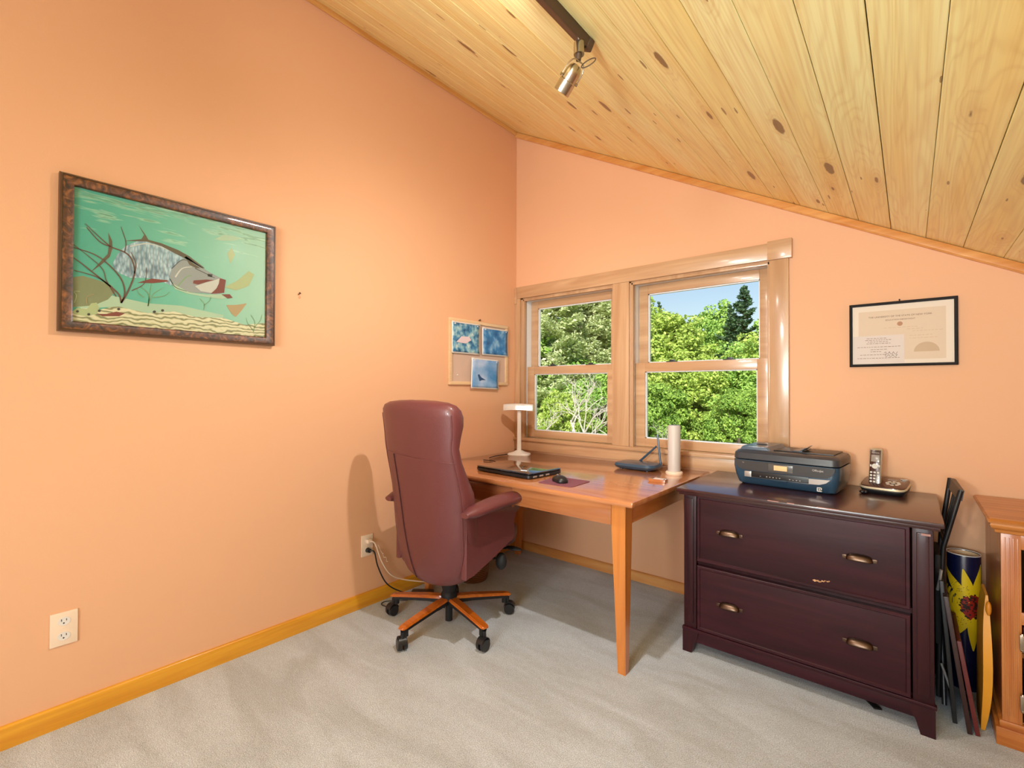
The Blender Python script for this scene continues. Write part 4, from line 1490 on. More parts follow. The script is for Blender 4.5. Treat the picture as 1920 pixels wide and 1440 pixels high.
q = MB()
q.loft([prect(.190, .125, -.105, .0), prect(.200, .130, -.120, .008), prect(.210, .135, -.135, .045), prect(.216, .135, -.140, .085), prect(.216, .135, -.140, .118)])
body = q.build('printer_body', MT['slate'], pr, sharp=40)
q = MB()
q.loft([prect(.213, .135, -.136, .121), prect(.216, .135, -.139, .124), prect(.214, .135, -.134, .150), prect(.206, .132, -.118, .160), prect(.19, .12, -.10, .163)])
lid = q.build('scanner_lid', MT['charcoal'], pr, sharp=40)
q = MB()
q.loft([[(x_, y_, z_ - .003) for x_, y_, z_ in row] for row in
        [[(-.200, -.095, .160), (-.200, .115, .160), (-.04, .115, .160), (-.060, -.095, .160)], [(-.190, -.085, .182), (-.185, .105, .186), (-.062, .105, .186), (-.078, -.085, .180)]]])
bmesh.ops.bevel(q.bm, geom=list(q.bm.edges), offset=.004, segments=2, affect='EDGES')
fd = q.build('document_feeder', MT['slate'], pr)
MB().ellipsoid((-.13, .01, .1815), (.05, .035, .008)).build('feeder_badge', MT['charcoal'], fd)
MB().b2((-.055, -.07, .1625), (.185, .11, .168), .002).build('paper_tray', MT['black'], pr)
q = MB()
q.b2((.02, -.060, .167), (.06, .10, .171), .001)
q.loft([[(.050, -.062, .170), (.056, -.062, .170), (.056, .05, .170), (.050, .05, .170)], [(.072, -.062, .186), (.078, -.062, .186), (.078, .05, .190), (.072, .05, .190)]])
q.build('paper_guide', MT['slate'], pr)
# front face: a darker control panel narrowing downwards, screen, mouth, corner plates
yf = -.1405
q = MB()
pts = [(-.205, .116)] + [(-.205 + .045 * (1 - math.cos(a)), .116 - .045 * math.sin(a)) for a in [i_ * PI / 2 / 8 for i_ in range(1, 9)]]
pts = pts + [(-x_, z_) for x_, z_ in reversed(pts)]
q.prism([(x_ * .99, z_ - .0) for x_, z_ in pts], 'y', yf - .004, yf + .01)
q.build('control_panel', plain('graphite_panel', (.045, .045, .05), .3), body)
MB().b2((-.055, yf - .0065, .078), (.045, yf - .003, .111), .001).build('screen_bezel', plain('screen_bezel_grey', (.10, .095, .09), .25), body)
MB().b2((-.032, yf - .0078, .084), (.022, yf - .005, .106), .0005).build('touch_screen', emit('beige_screen', srgb(206, 166, 116), .55), body)
MB().b2((-.130, yf - .001, .042), (.105, yf + .02, .068), .001).build('paper_slot', MT['black'], body)
random.seed(2)
for i_ in range(16):
    xx = -.12 + i_ * .0135
    if random.random() < .75:
        MB().b2((xx, yf - .0014, .047), (xx + .005, yf - .0008, .049 + random.random() * .003)).build('slot_mark', MT['silver'], body)
MB().b2((-.135, yf - .003, .038), (.108, yf + .01, .042), .001).build('slot_lip', MT['charcoal'], body)
MB().b2((-.160, yf - .004, .040), (-.130, yf + .01, .066), .001).build('corner_plate', MT['silver'], body)
MB().prism([(.106, .041), (.145, .042), (.170, .052), (.185, .066), (.106, .064)], 'y', yf - .005, yf + .01).build('corner_plate', MT['silver'], body)
q = MB()
q.loft([srect(-.012, yf - .002, .034, .010, .034, e=2), srect(-.012, yf - .004, .036, .012, .038, e=2), srect(-.012, yf - .002, .034, .010, .041, e=2)])
q.build('tray_pull', MT['slate'], body)
text('printer_name', 'OfficeJet', .0120, MT['silver'], body, (.140, yf - .0045, .098), (PI / 2, 0, 0))
text('printer_logo', 'hp', .008, MT['silver'], body, (-.165, yf - .0045, .104), (PI / 2, 0, 0))
q = MB()
for a_, b_ in (((.135, .012), (.153, .015)), ((.135, .027), (.153, .030)), ((.135, .012), (.138, .030)), ((.150, .020), (.153, .030)), ((.141, .018), (.148, .020)), ((.141, .022), (.148, .024))):
    q.b2((a_[0], -.1235 - .008 * (a_[1] / .03), a_[1]), (b_[0], -.134 - .004, b_[1]))
q.build('square_mark', MT['white'], body)

# ================================================================== PHONE
ph = thing('telephone_base', (2.222, -0.135, CT), 'maroon and silver answering machine base holding the cordless handset', 'phone', R(-10))
mar = plain('maroon_gloss', srgb(58, 20, 16), .2, coat=.6)


def slab(q, a, b_, z0f, z0b, zf, zb, e=5):
    """rounded slab that rises to the back"""
    def rg(sc_, f_):
        pts = srect(0, 0, a * sc_, b_ * sc_, 0, e=e)
        return [(x_, y_, f_(y_)) for x_, y_, _ in pts]
    lin = lambda p0, p1: (lambda y_: p0 + (p1 - p0) * (y_ + b_) / (2 * b_))
    return rg, lin


rg, lin = slab(None, .082, .070, 0, 0, 0, 0)
q = MB()
q.loft([rg(.86, lin(0, 0)), rg(.95, lin(.006, .020)), rg(1.0, lin(.014, .040)), rg(1.0, lin(.018, .046)), ])
q.build('base_shell', MT['black'], ph)
q = MB()
q.loft([rg(1.0, lin(.0182, .0462)), rg(1.03, lin(.022, .050)), rg(1.0, lin(.028, .056)), ])
q.build('silver_rim', plain('champagne_plastic', srgb(206, 190, 160), .3, metal=.3), ph)
q = MB()
q.loft([rg(.985, lin(.0275, .0555)), rg(.97, lin(.031, .059)), rg(.9, lin(.033, .061))])
q.build('face_plate', mar, ph)
zt = lambda y_: .033 + (.061 - .033) * (y_ + .070) / .140
btn = plain('button_silver', srgb(206, 200, 190), .3)
for k_ in range(8):
    a = 2 * PI * k_ / 8
    x_, y_ = .030 + .022 * math.cos(a), -.010 + .022 * math.sin(a)
    q = MB()
    q.loft([[(.030 + rr_ * math.cos(a + da), -.010 + rr_ * math.sin(a + da), zt(-.010 + rr_ * math.sin(a + da)) + .0012) for rr_, da in ((.015, -.28), (.026, -.28), (.027, 0), (.026, .28), (.015, .28))],
            [(.030 + rr_ * math.cos(a + da), -.010 + rr_ * math.sin(a + da), zt(-.010 + rr_ * math.sin(a + da)) - .002) for rr_, da in ((.015, -.28), (.026, -.28), (.027, 0), (.026, .28), (.015, .28))]])
    q.build('dial_button', btn, ph)
MB().ellipsoid((.030, -.010, zt(-.010) + .001), (.017, .017, .005)).build('centre_button', btn, ph)
for x_, y_ in ((.058, .040), (.050, .050), (.062, .052)):
    MB().box((x_, y_, zt(y_) + .0008), (.011, .006, .002), .0005).build('small_button', btn, ph)
text('maker_name', 'Panasonic', .0085, btn, ph, (.020, .028, zt(.028) + .0008), (math.atan(.2), 0, 0))
hs = thing('cordless_handset', (2.186, -0.150, CT + .030), 'dark cordless phone handset standing upright in its base', 'handset', R(-8))
tilt = Matrix.Rotation(R(-14), 4, 'X')


def tb(q):
    bmesh.ops.transform(q.bm, matrix=tilt, verts=q.bm.verts)
    return q


q = MB()
q.loft([srect(0, 0, .019, .009, 0, e=4), srect(0, 0, .0225, .012, .006, e=4), srect(0, 0, .0225, .013, .08, e=4), srect(0, 0, .0250, .0135, .145, e=4), srect(0, 0, .0240, .012, .158, e=4), srect(0, 0, .018, .008, .163, e=3)])
tb(q).build('handset_shell', plain('champagne_shell', srgb(186, 172, 150), .3, metal=.3), hs)
q = MB()
q.box((0, -.0128, .080), (.038, .003, .148), .001)
tb(q).build('front_face', mar, hs)
q = MB()
q.box((0, -.0146, .117), (.030, .002, .030), .0005)
tb(q).build('display', plain('handset_display', srgb(150, 140, 132), .2), hs)
for i_ in range(3):
    for j_ in range(4):
        q = MB()
        q.box((-.012 + i_ * .012, -.0150, .014 + j_ * .0135), (.0085, .002, .008), .001)
        tb(q).build('key', btn, hs)
q = MB()
q.cyl((0, -.0135, .082), (0, -.0165, .082), .011, n=20)
tb(q).build('navigation_key', btn, hs)
for s_ in (-1, 1):
    q = MB()
    q.box((s_ * .015, -.0150, .084), (.006, .002, .010), .001)
    tb(q).build('key', btn, hs)
text('maker_name', 'Panasonic', .0068, btn, hs, (0, .0175 - .0, .140), (PI / 2 - R(14), 0, 0)).location = tuple(tilt @ Vector((0, -.0150, .140)))
cc = thing('cord_clip', (2.146, -0.215, CT), 'small black cord clump in front of the phone base', 'cord')
q = MB()
q.ellipsoid((0, 0, .007), (.024, .018, .014)).ellipsoid((.012, -.006, .008), (.014, .016, .014))
q.tube(smooth_path([(.01, .0, .008), (.0, .03, .012), (.02, .06, .006), (.05, .15, .004)]), .0022, 8)
q.build('cord_knot', MT['black'], cc)

# ================================================================== OUTLET CORDS, ADAPTER, BASKET
wc = thing('white_power_cord', (0.0, -1.293, 0.332), 'white cord plugged into the upper socket, drooping behind the chair', 'cord')
MB().box((.020, 0, .026), (.026, .026, .022), .005).build('plug', MT['ivory'], wc)
MB().tube(smooth_path([(.030, .0, .026), (.042, .025, .010), (.040, .070, -.10), (.040, .13, -.19), (.045, .22, -.245), (.10, .36, -.290), (.18, .42, -.300)]), .0035, 8).build('cable', MT['ivory'], wc)
q = MB()
q.tube(smooth_path([(.034 + .008 * math.sin(i_ * 1.7), .05 + i_ * .006, -.01 - i_ * .010 + .006 * math.cos(i_ * 2.3)) for i_ in range(12)]), .0014, 6)
q.build('coiled_thin_wire', MT['ivory'], wc)
bc = thing('black_power_cord', (0.0, -1.293, 0.332), 'black cord plugged into the lower socket, running under the chair', 'cord')
MB().cyl((.008, 0, -.026), (.030, 0, -.026), .014, .011, 20).build('plug', MT['black'], bc)
MB().tube(smooth_path([(.030, 0, -.026), (.044, .02, -.035), (.040, .045, -.12), (.045, .10, -.23), (.07, .18, -.295), (.15, .25, -.322), (.28, .28, -.324), (.36, .25, -.325)]), .0038, 8).build('cable', MT['black'], bc)
lc_ = thing('loose_black_cable', (0.10, -1.21, 0.0), 'thin black cable looping on the carpet beside the left caster', 'cable')
MB().tube(smooth_path([(.03, .10, .005), (-.02, .05, .004), (-.055, .0, .004), (-.03, -.03, .004), (.05, -.015, .004)]), .0025, 8).build('cable', MT['black'], lc_)
ad = thing('power_adapter', (0.165, -1.035, 0.0), 'black power adapter brick on the carpet behind the chair base', 'adapter', R(38))
MB().box((0, 0, .022), (.125, .06, .044), .008).build('adapter_body', MT['black'], ad)
MB().tube(smooth_path([(.06, 0, .02), (.12, .01, .01), (.17, .03, .004), (.22, .02, .004)]), .003, 8).build('cable', MT['black'], ad)

wb = thing('waste_basket', (0.180, -0.640, 0.0), 'brown woven wicker waste basket under the desk', 'basket')
m, nt, b = new_mat('wicker')
tc = nt.nodes.new('ShaderNodeTexCoord')
wv = nt.nodes.new('ShaderNodeTexWave'); wv.bands_direction = 'Z'; wv.inputs['Scale'].default_value = 28; wv.inputs['Distortion'].default_value = 1.5
nt.links.new(tc.outputs['Object'], wv.inputs['Vector'])
nt.links.new(ramp(nt, wv.outputs[0], [(0.1, srgb(84, 48, 24)), (0.7, srgb(158, 100, 56))]), b.inputs['Base Color'])
bp = nt.nodes.new('ShaderNodeBump'); bp.inputs['Distance'].default_value = .004
nt.links.new(wv.outputs[0], bp.inputs['Height']); nt.links.new(bp.outputs[0], b.inputs['Normal'])
setp(b, Roughness=.6)
q = MB()
q.lathe([(.002, .0), (.085, .0), (.095, .02), (.108, .13), (.118, .235), (.122, .250), (.118, .256), (.112, .245), (.100, .12), (.086, .02), (.002, .012)], n=48, cap=(False, False))
q.build('basket_body', m, wb)
q = MB()
q.tube([(.120 * math.cos(a), .120 * math.sin(a), .252) for a in [i_ * PI / 20 for i_ in range(41)]], .007, 8)
q.build('basket_rim', m, wb)

# ================================================================== LEANING THINGS
fc = thing('folded_chair', (2.40, -0.30, 0.0), 'black folded chair leaning between the filing cabinet and the wall', 'chair')


def F3(x_, y_, z_):
    return (x_ - 2.40, y_ + .30, z_)


q = MB()
for y_, xt, zt_ in ((-.155, 2.432, .840), (-.345, 2.452, .822)):
    q.tube([F3(2.386, y_, .03), F3(2.392, y_, .40), F3(2.402, y_, .60), F3(xt, y_, zt_)], .0085, 10)
q.build('back_frame', MT['black'], fc)
q = MB()
q.loft([[F3(2.448 - .0, -.155, .838), F3(2.430, -.155, .842), F3(2.424, -.155, .800), F3(2.440, -.155, .797)],
        [F3(2.462, -.345, .822), F3(2.450, -.345, .826), F3(2.443, -.345, .786), F3(2.456, -.345, .783)]])
q.build('top_rail', MT['black'], fc)
q = MB()
for a_ in (.28, .56, .78):
    y_ = -.155 - .19 * a_
    q.loft([[F3(2.408, y_ - .012, .63), F3(2.414, y_ - .012, .63), F3(2.414, y_ + .012, .63), F3(2.408, y_ + .012, .63)],
            [F3(2.434 + .012 * a_, y_ - .012, .80), F3(2.440 + .012 * a_, y_ - .012, .80), F3(2.440 + .012 * a_, y_ + .012, .80), F3(2.434 + .012 * a_, y_ + .012, .80)]])
q.build('back_slats', MT['blackm'], fc)
q = MB()
q.tube([F3(2.405, -.155, .62), F3(2.405, -.345, .62)], .008, 10)
q.tube([F3(2.39, -.155, .32), F3(2.39, -.345, .32)], .007, 10)
q.build('cross_rail', MT['black'], fc)
q = MB().box(F3(2.386, -.25, .40), (.018, .21, .34), .006)
q.build('folded_seat', MT['blackm'], fc)
q = MB()
q.tube([F3(2.382, -.43, .46), F3(2.388, -.44, .50), F3(2.392, -.445, .54)], .005, 8)
q.tube([F3(2.392, -.40, .18), F3(2.418, -.425, .10)], .004, 8)
q.build('metal_stay', MT['silver'], fc)
q = MB()
for y_ in (-.155, -.40):
    q.tube([F3(2.394, -.2, .55), F3(2.40, y_, .03)], .008, 10)
q.build('folding_leg', MT['black'], fc)


def leaning(name, label, xb, xt, y0, y1, h, th, mat, edge, cat='frame'):
    """flat framed panel standing on its long edge, leaning left onto the cabinet"""
    o = thing(name, (xb, (y0 + y1) / 2, 0.0), label, cat)
    L_ = math.hypot(xt - xb, h)
    ang = math.atan2(xt - xb, h)
    rot = Matrix.Rotation(ang, 4, 'Y')
    lift = abs(math.sin(ang)) * th / 2 + .001
    d_ = abs(y1 - y0)
    q = MB()
    bw = .03
    for c_, s_ in (((0, -d_ / 2 + bw / 2, L_ / 2), (th, bw, L_)), ((0, d_ / 2 - bw / 2, L_ / 2), (th, bw, L_)), ((0, 0, bw / 2), (th, d_ - 2 * bw, bw)), ((0, 0, L_ - bw / 2), (th, d_ - 2 * bw, bw))):
        q.box(c_, s_, .002)
    bmesh.ops.transform(q.bm, matrix=Matrix.Translation((0, 0, lift)) @ rot, verts=q.bm.verts)
    q.build('frame', edge, o)
    q = MB().box((0, 0, L_ / 2), (th * .4, d_ - 2 * bw, L_ - 2 * bw))
    bmesh.ops.transform(q.bm, matrix=Matrix.Translation((0, 0, lift)) @ rot, verts=q.bm.verts)
    q.build('panel', mat, o)
    return o


dkbrown = plain('dark_brown_frame', srgb(50, 26, 24), .4)
leaning('leaning_frame', 'black picture frame leaning nearest the filing cabinet side', 2.426, 2.392, -.455, -.14, .50, .013, MT['blackm'], MT['black'])
leaning('leaning_frame', 'tall dark brown picture frame leaning between black and maroon frames', 2.462, 2.402, -.497, -.18, .46, .014, dkbrown, dkbrown)
leaning('leaning_frame', 'shorter maroon picture frame leaning outermost against the brown one', 2.482, 2.436, -.490, -.20, .31, .013, dkbrown, plain('maroon_frame', srgb(96, 32, 30), .4))

# sunflower tube
tb_ = thing('sunflower_umbrella_stand', (2.472, -0.115, 0.0), 'navy cylindrical bin painted with a yellow sunflower', 'bin')
navy = plain('navy_enamel', srgb(16, 22, 58), .25, coat=.6)
RB, HB = .052, .535
MB().lathe([(.002, 0), (RB, 0), (RB, HB - .004), (RB - .001, HB), (RB - .004, HB), (RB - .005, HB - .004), (RB - .005, .01), (.002, .008)], n=56, cap=(False, False)).build('bin_wall', navy, tb_)
MB().lathe([(RB - .0052, HB - .002), (RB - .0056, HB - .002), (RB - .0056, .02), (RB - .0052, .02)], n=56, cap=(False, False)).build('bin_lining', plain('cream_lining', srgb(232, 196, 156), .7), tb_)
MB().tube([(RB * math.cos(a), RB * math.sin(a), HB) for a in [i_ * PI / 24 for i_ in range(49)]], .0022, 8).build('rim', MT['white'], tb_)


def on_tube(q, cx0, cz0, pts, lev, mi):
    """polygon fan wrapped on the cylinder. u = arc metres from the direction facing the room"""
    q.mi = mi
    face = R(-100)
    rad = RB + .0006 + lev * .0004
    P = [(rad * math.cos(face + (cx0 + u) / RB), rad * math.sin(face + (cx0 + u) / RB), cz0 + v) for u, v in pts]
    q.flat(P)


q = MB()
fcx, fcz = .034, .335
for k_ in range(15):
    a = 2 * PI * k_ / 15 + .1
    Lp = .150 if k_ % 2 else .130
    if -1.2 < math.sin(a) < -.6 or math.sin(a) > .5:
        Lp *= 1.15
    wid = .0165
    prev = None
    # build petals in short slices so they follow the curve
    N = 8
    prof_ = [(i_ / N * Lp, wid * math.sin(PI * min(.999, (i_ / N) ** .8)) * 1.0 + .002) for i_ in range(N + 1)]
    for i_ in range(N):
        r0, w0 = prof_[i_]
        r1, w1 = prof_[i_ + 1]
        if abs(r1 * math.cos(a)) > .118:
            break
        ca_, sa_ = math.cos(a), math.sin(a)
        for m_ in range(8):
            t0, t1 = -1 + m_ / 4, -1 + (m_ + 1) / 4
            on_tube(q, fcx, fcz, [(r0 * ca_ - w0 * t0 * sa_, r0 * sa_ + w0 * t0 * ca_), (r1 * ca_ - w1 * t0 * sa_, r1 * sa_ + w1 * t0 * ca_), (r1 * ca_ - w1 * t1 * sa_, r1 * sa_ + w1 * t1 * ca_), (r0 * ca_ - w0 * t1 * sa_, r0 * sa_ + w0 * t1 * ca_)], (k_ % 3) * .5, 0)
for ra, rb_ in ((0, .014), (.014, .026), (.026, .038)):
    for j_ in range(18):
        a0, a1 = 2 * PI * j_ / 18, 2 * PI * (j_ + 1) / 18
        if ra == 0:
            on_tube(q, fcx, fcz, [(0, 0), (rb_ * math.cos(a0), rb_ * 1.25 * math.sin(a0)), (rb_ * math.cos(a1), rb_ * 1.25 * math.sin(a1))], 1.6, 1)
        else:
            on_tube(q, fcx, fcz, [(ra * math.cos(a0), ra * 1.25 * math.sin(a0)), (rb_ * math.cos(a0), rb_ * 1.25 * math.sin(a0)), (rb_ * math.cos(a1), rb_ * 1.25 * math.sin(a1)), (ra * math.cos(a1), ra * 1.25 * math.sin(a1))], 1.6, 1)
random.seed(8)
for i_ in range(150):
    a = random.uniform(0, 2 * PI); rr_ = math.sqrt(random.random()) * .040
    u, v = rr_ * math.cos(a), rr_ * 1.25 * math.sin(a)
    s_ = .0042
    on_tube(q, fcx, fcz, [(u + s_ * math.cos(t_), v + s_ * math.sin(t_)) for t_ in [j_ * PI / 3 for j_ in range(6)]], 2 + random.random(), random.choice((1, 2, 2)))
for i_ in range(44):
    u = random.uniform(-.07, -.01); v = random.choice((random.uniform(.04, .09), random.uniform(-.10, -.05)))
    on_tube(q, fcx, fcz, [(u, v), (u + .004, v + .0035), (u + .0048, v + .0028), (u + .0008, v - .0007)], 3, 2)
q.build('sunflower', [plain('sunflower_yellow', srgb(244, 206, 26), .35, vary=.15), plain('sunflower_red', srgb(170, 36, 22), .5), plain('sunflower_brown', srgb(52, 26, 14), .6)], tb_, recalc=False, smooth=False)

# yellow padded folder
yf_ = thing('yellow_envelope', (2.499, -0.37, 0.0), 'yellow padded envelope standing on edge beside the oak cabinet', 'envelope')
q = MB()
rings = []
for i_ in range(11):
    u = i_ / 10
    z_ = .002 + u * .475
    th = .003 + .009 * math.sin(PI * min(1, u * 1.02 + .02)) ** .5
    hy = .030 + .075 * math.sin(PI * (0.15 + .7 * u))
    xo = .004 * math.sin(u * 5) + .016 * u
    rings.append([(xo - th, -hy, z_), (xo + th, -hy, z_), (xo + th * 1.2, 0, z_), (xo + th, hy, z_), (xo - th, hy, z_), (xo - th * 1.2, 0, z_)])
q.loft(rings)
q.build('envelope_body', plain('amber_padded_paper', srgb(218, 150, 36), .45, vary=.2, bump=.4, bscale=30), yf_, sharp=60)
q = MB().ellipsoid((.014, -.09, .44), (.016, .020, .05))
q.build('envelope_flap', plain('amber_flap', srgb(200, 126, 28), .5), yf_)

# ================================================================== OAK CABINET
OX, OY = 2.538, -0.475
oc = thing('oak_cabinet', (OX, OY, 0.0), 'golden oak cabinet with a dark glass door at right edge of view', 'cabinet')
WD = .78
q = MB()
q.b2((0.006, 0.0, .07), (.024, OY * -1 - .03, .715)).b2((WD - .018, 0, .07), (WD, -OY - .03, .715)).b2((.02, -OY - .04, .07), (WD, -OY - .03, .715)).b2((.02, 0.01, .30), (WD - .01, -OY - .03, .315)).b2((.02, 0.01, .07), (WD - .01, -OY - .03, .085))
q.build('carcass', MT['oakz'], oc)
q = MB()
q.b2((-.012, -.018, 0), (WD + .012, -OY - .03, .060), .002)
q.b2((-.004, -.010, .058), (WD + .004, -OY - .03, .082), .006)
q.build('plinth', MT['oakx'], oc)
q = MB()


def orect(ins, z_):
    return [(-.004 - ins, -.006 - ins, z_), (WD + .004 + ins, -.006 - ins, z_), (WD + .004 + ins, -OY - .03, z_), (-.004 - ins, -OY - .03, z_)]


q.loft([orect(0, .712), orect(.006, .715), orect(.008, .724), orect(.016, .730), orect(.020, .740), orect(.018, .746), orect(.024, .748), orect(.026, .756), orect(.020, .762), orect(.010, .763)])
q.build('cabinet_top', MT['oakx'], oc, sharp=25)
q = MB()
q.b2((0.004, -.004, .082), (.052, .014, .715), .001)
for i_ in range(4):
    q.b2((.012 + i_ * .010, -.0055, .10), (.016 + i_ * .010, -.003, .700), .0008)
q.b2((WD - .05, -.004, .082), (WD, .014, .715), .001)
q.b2((.05, -.004, .665), (WD - .05, .014, .715), .001)
q.b2((.05, -.004, .415), (WD - .05, .014, .455), .001)
q.build('face_frame', MT['oakz'], oc)
oak_door = wood('oak_door', srgb(170, 84, 30), srgb(204, 120, 54), 'Z', 1.3, coat=.4, streak=.6)
smoked = plain('smoked_glass', (.01, .012, .018), .08, coat=1.0)
for ox in (0.0, 0.332):
    q = MB()
    q.b2((ox + .062, -.012, .475), (ox + .082, .004, .640), .002).b2((ox + .368, -.012, .475), (ox + .388, .004, .640), .002)
    q.b2((ox + .062, -.012, .640), (ox + .388, .004, .660), .002).b2((ox + .062, -.012, .455), (ox + .388, .004, .475), .002)
    dr = q.build('door', MT['oakz'], oc)
    MB().b2((ox + .080, -.004, .472), (ox + .372, -.001, .642)).build('dark_glass', smoked, dr)
    q = MB()
    q.b2((ox + .056, -.014, .090), (ox + .110, .002, .412), .003).b2((ox + .340, -.014, .090), (ox + .392, .002, .412), .003).b2((ox + .11, -.0135, .090), (ox + .34, .002, .140), .003).b2((ox + .11, -.0135, .365), (ox + .34, .002, .412), .003)
    q.b2((ox + .11, -.006, .14), (ox + .34, .001, .365))
    q.b2((ox + .13, -.012, .16), (ox + .32, -.004, .345), .006)
    d2 = q.build('door', oak_door, oc)
    MB().box((.350 if ox == 0 else ox + .10, -.022, .38), (.014, .014, .014), .004).build('knob', MT['brass'], d2)
for hx in (.051, .729):
    for z_ in (.160, .360):
        q = MB().box((hx, -.016, z_), (.012, .008, .050), .002)
        for dz_ in (-.030, .030):
            q.cyl((hx, -.016, z_ + dz_ * .8), (hx, -.016, z_ + dz_), .0055, .004, 12)
        q.build('hinge', MT['nickel'], oc)

# ================================================================== OUTSIDE
gm, nt, b = new_mat('grass_ground')
tc = nt.nodes.new('ShaderNodeTexCoord')
n = nt.nodes.new('ShaderNodeTexNoise'); n.inputs['Scale'].default_value = 1.2; n.inputs['Detail'].default_value = 6
nt.links.new(tc.outputs['Object'], n.inputs['Vector'])
nt.links.new(ramp(nt, n.outputs[0], [(0.35, srgb(96, 110, 60)), (0.6, srgb(176, 176, 110)), (0.75, srgb(210, 200, 170))]), b.inputs['Base Color'])
setp(b, Roughness=.95)
GZ = lambda x_, y_: -2.9 + max(0.0, y_ - 30) * 0.10


q = MB()
rows = []
for i_ in range(25):
    y_ = 0.5 + i_ * 4.5
    rows.append([(-90 + j_ * 6, y_, GZ(-90 + j_ * 6, y_) + .25 * mnoise.noise(Vector((j_ * .9, i_ * .9, 0)))) for j_ in range(26)])
q.loft(rows, (False, False), closed=False)
gr = struct(q.build('ground', gm), 'grassy ground outside below the window', 'ground')

LEAF = {
    'lime': leaf_mat('leaf_lime', srgb(126, 160, 54), srgb(208, 224, 120)),
    'green': leaf_mat('leaf_green', srgb(104, 152, 60), srgb(184, 216, 112)),
    'deep': leaf_mat('leaf_deep', srgb(92, 134, 54), srgb(176, 206, 96)),
    'pale': leaf_mat('needle_pale', srgb(178, 194, 128), srgb(230, 236, 188)),
    'conifer': leaf_mat('needle_dark', srgb(64, 100, 74), srgb(130, 160, 116)),
}
BARK = plain('bark_brown', srgb(96, 84, 70), .9, vary=.2)
BARKP = plain('bark_pale', srgb(184, 176, 164), .9, vary=.2)


def cards(centers, normals, size, rng, aspect=1.6):
    n = len(centers)
    u = rng.normal(size=(n, 3)); u -= (u * normals).sum(1)[:, None] * normals
    u /= np.linalg.norm(u, axis=1)[:, None]
    v = np.cross(normals, u)
    s = size * rng.uniform(.6, 1.3, n)[:, None]
    a, b_ = u * s * .5 * aspect, v * s * .5
    V = np.stack([centers - a, centers - b_, centers + a, centers + b_], 1).reshape(-1, 3)
    return V


def quads_mesh(name, V, mat):
    n = len(V) // 4
    me = bpy.data.meshes.new(name)
    me.vertices.add(len(V)); me.vertices.foreach_set('co', V.astype(np.float32).ravel())
    me.loops.add(4 * n); me.loops.foreach_set('vertex_index', np.arange(4 * n, dtype=np.int32))
    me.polygons.add(n); me.polygons.foreach_set('loop_start', np.arange(0, 4 * n, 4, dtype=np.int32))
    me.update(calc_edges=True)
    me.materials.append(mat)
    return me


def decid_foliage(rng, rad, h, h0, n_cl, n_lf, leaf):
    """leaf clusters over an irregular egg-shaped crown"""
    Vs = []
    th = rng.uniform(0, 2 * PI, n_cl); ph_ = np.arccos(rng.uniform(-1, 1, n_cl))
    rr_ = rng.uniform(.55, 1.0, n_cl) ** .6
    lob = 1 + .22 * np.sin(3 * th + rng.uniform(0, 6)) * np.sin(ph_) + .12 * np.sin(5 * th + 4 * ph_)
    cx0 = rad * rr_ * lob * np.sin(ph_) * np.cos(th); cy0 = rad * rr_ * lob * np.sin(ph_) * np.sin(th)
    cz0 = h0 + (h - h0) * (.5 + .5 * rr_ * np.cos(ph_) * (1 + .1 * np.sin(4 * th)))
    C_ = np.stack([cx0, cy0, cz0], 1)
    cr = rad * rng.uniform(.13, .26, n_cl)
    for c_, r_0 in zip(C_, cr):
        d_ = rng.normal(size=(n_lf, 3)); d_ /= np.linalg.norm(d_, axis=1)[:, None]
        p = c_ + d_ * (r_0 * rng.uniform(.5, 1.0, n_lf) ** .5)[:, None] * np.array([1.25, 1.25, .7])
        nn = d_ * .7 + rng.normal(size=(n_lf, 3)) * .5 + np.array([0, 0, .5]); nn /= np.linalg.norm(nn, axis=1)[:, None]
        Vs.append(cards(p, nn, leaf, rng))
    return np.concatenate(Vs), C_


def trunk_mb(rng, h, r0, targets, lean=.2):
    q = MB()
    top = Vector((rng.uniform(-lean, lean), rng.uniform(-lean, lean), h))
    P = [Vector((0, 0, -.3)), Vector((top.x * .3 + rng.uniform(-.1, .1), top.y * .3, h * .35)), Vector((top.x * .7, top.y * .7 + rng.uniform(-.1, .1), h * .7)), top]
    P = smooth_path(P, 5)
    q.tube(P, [r0 * (1 - .85 * i_ / (len(P) - 1)) for i_ in range(len(P))], 7)
    for t_ in targets:
        s_ = P[int(len(P) * rng.uniform(.3, .8))]
        t_ = Vector(t_)
        mid = (s_ + t_) / 2 + Vector((0, 0, -.15))
        q.tube(smooth_path([s_, mid, t_], 4), [r0 * .28 * (1 - .8 * i_ / 8) for i_ in range(9)], 5)
    return q


def decid(seed, rad, h, h0, leafm, n_cl=120, n_lf=70, leaf=.16, bark=None):
    rng = np.random.default_rng(seed)
    V, C_ = decid_foliage(rng, rad, h, h0, n_cl, n_lf, leaf)
    fol = quads_mesh('foliage', V, leafm)
    q = trunk_mb(rng, h * .85, .05 * h * .35 + .05, C_[rng.choice(len(C_), 14, replace=False)])
    o = q.build('trunk', bark or BARK)
    tm = o.data
    bpy.data.objects.remove(o)
    return fol, tm


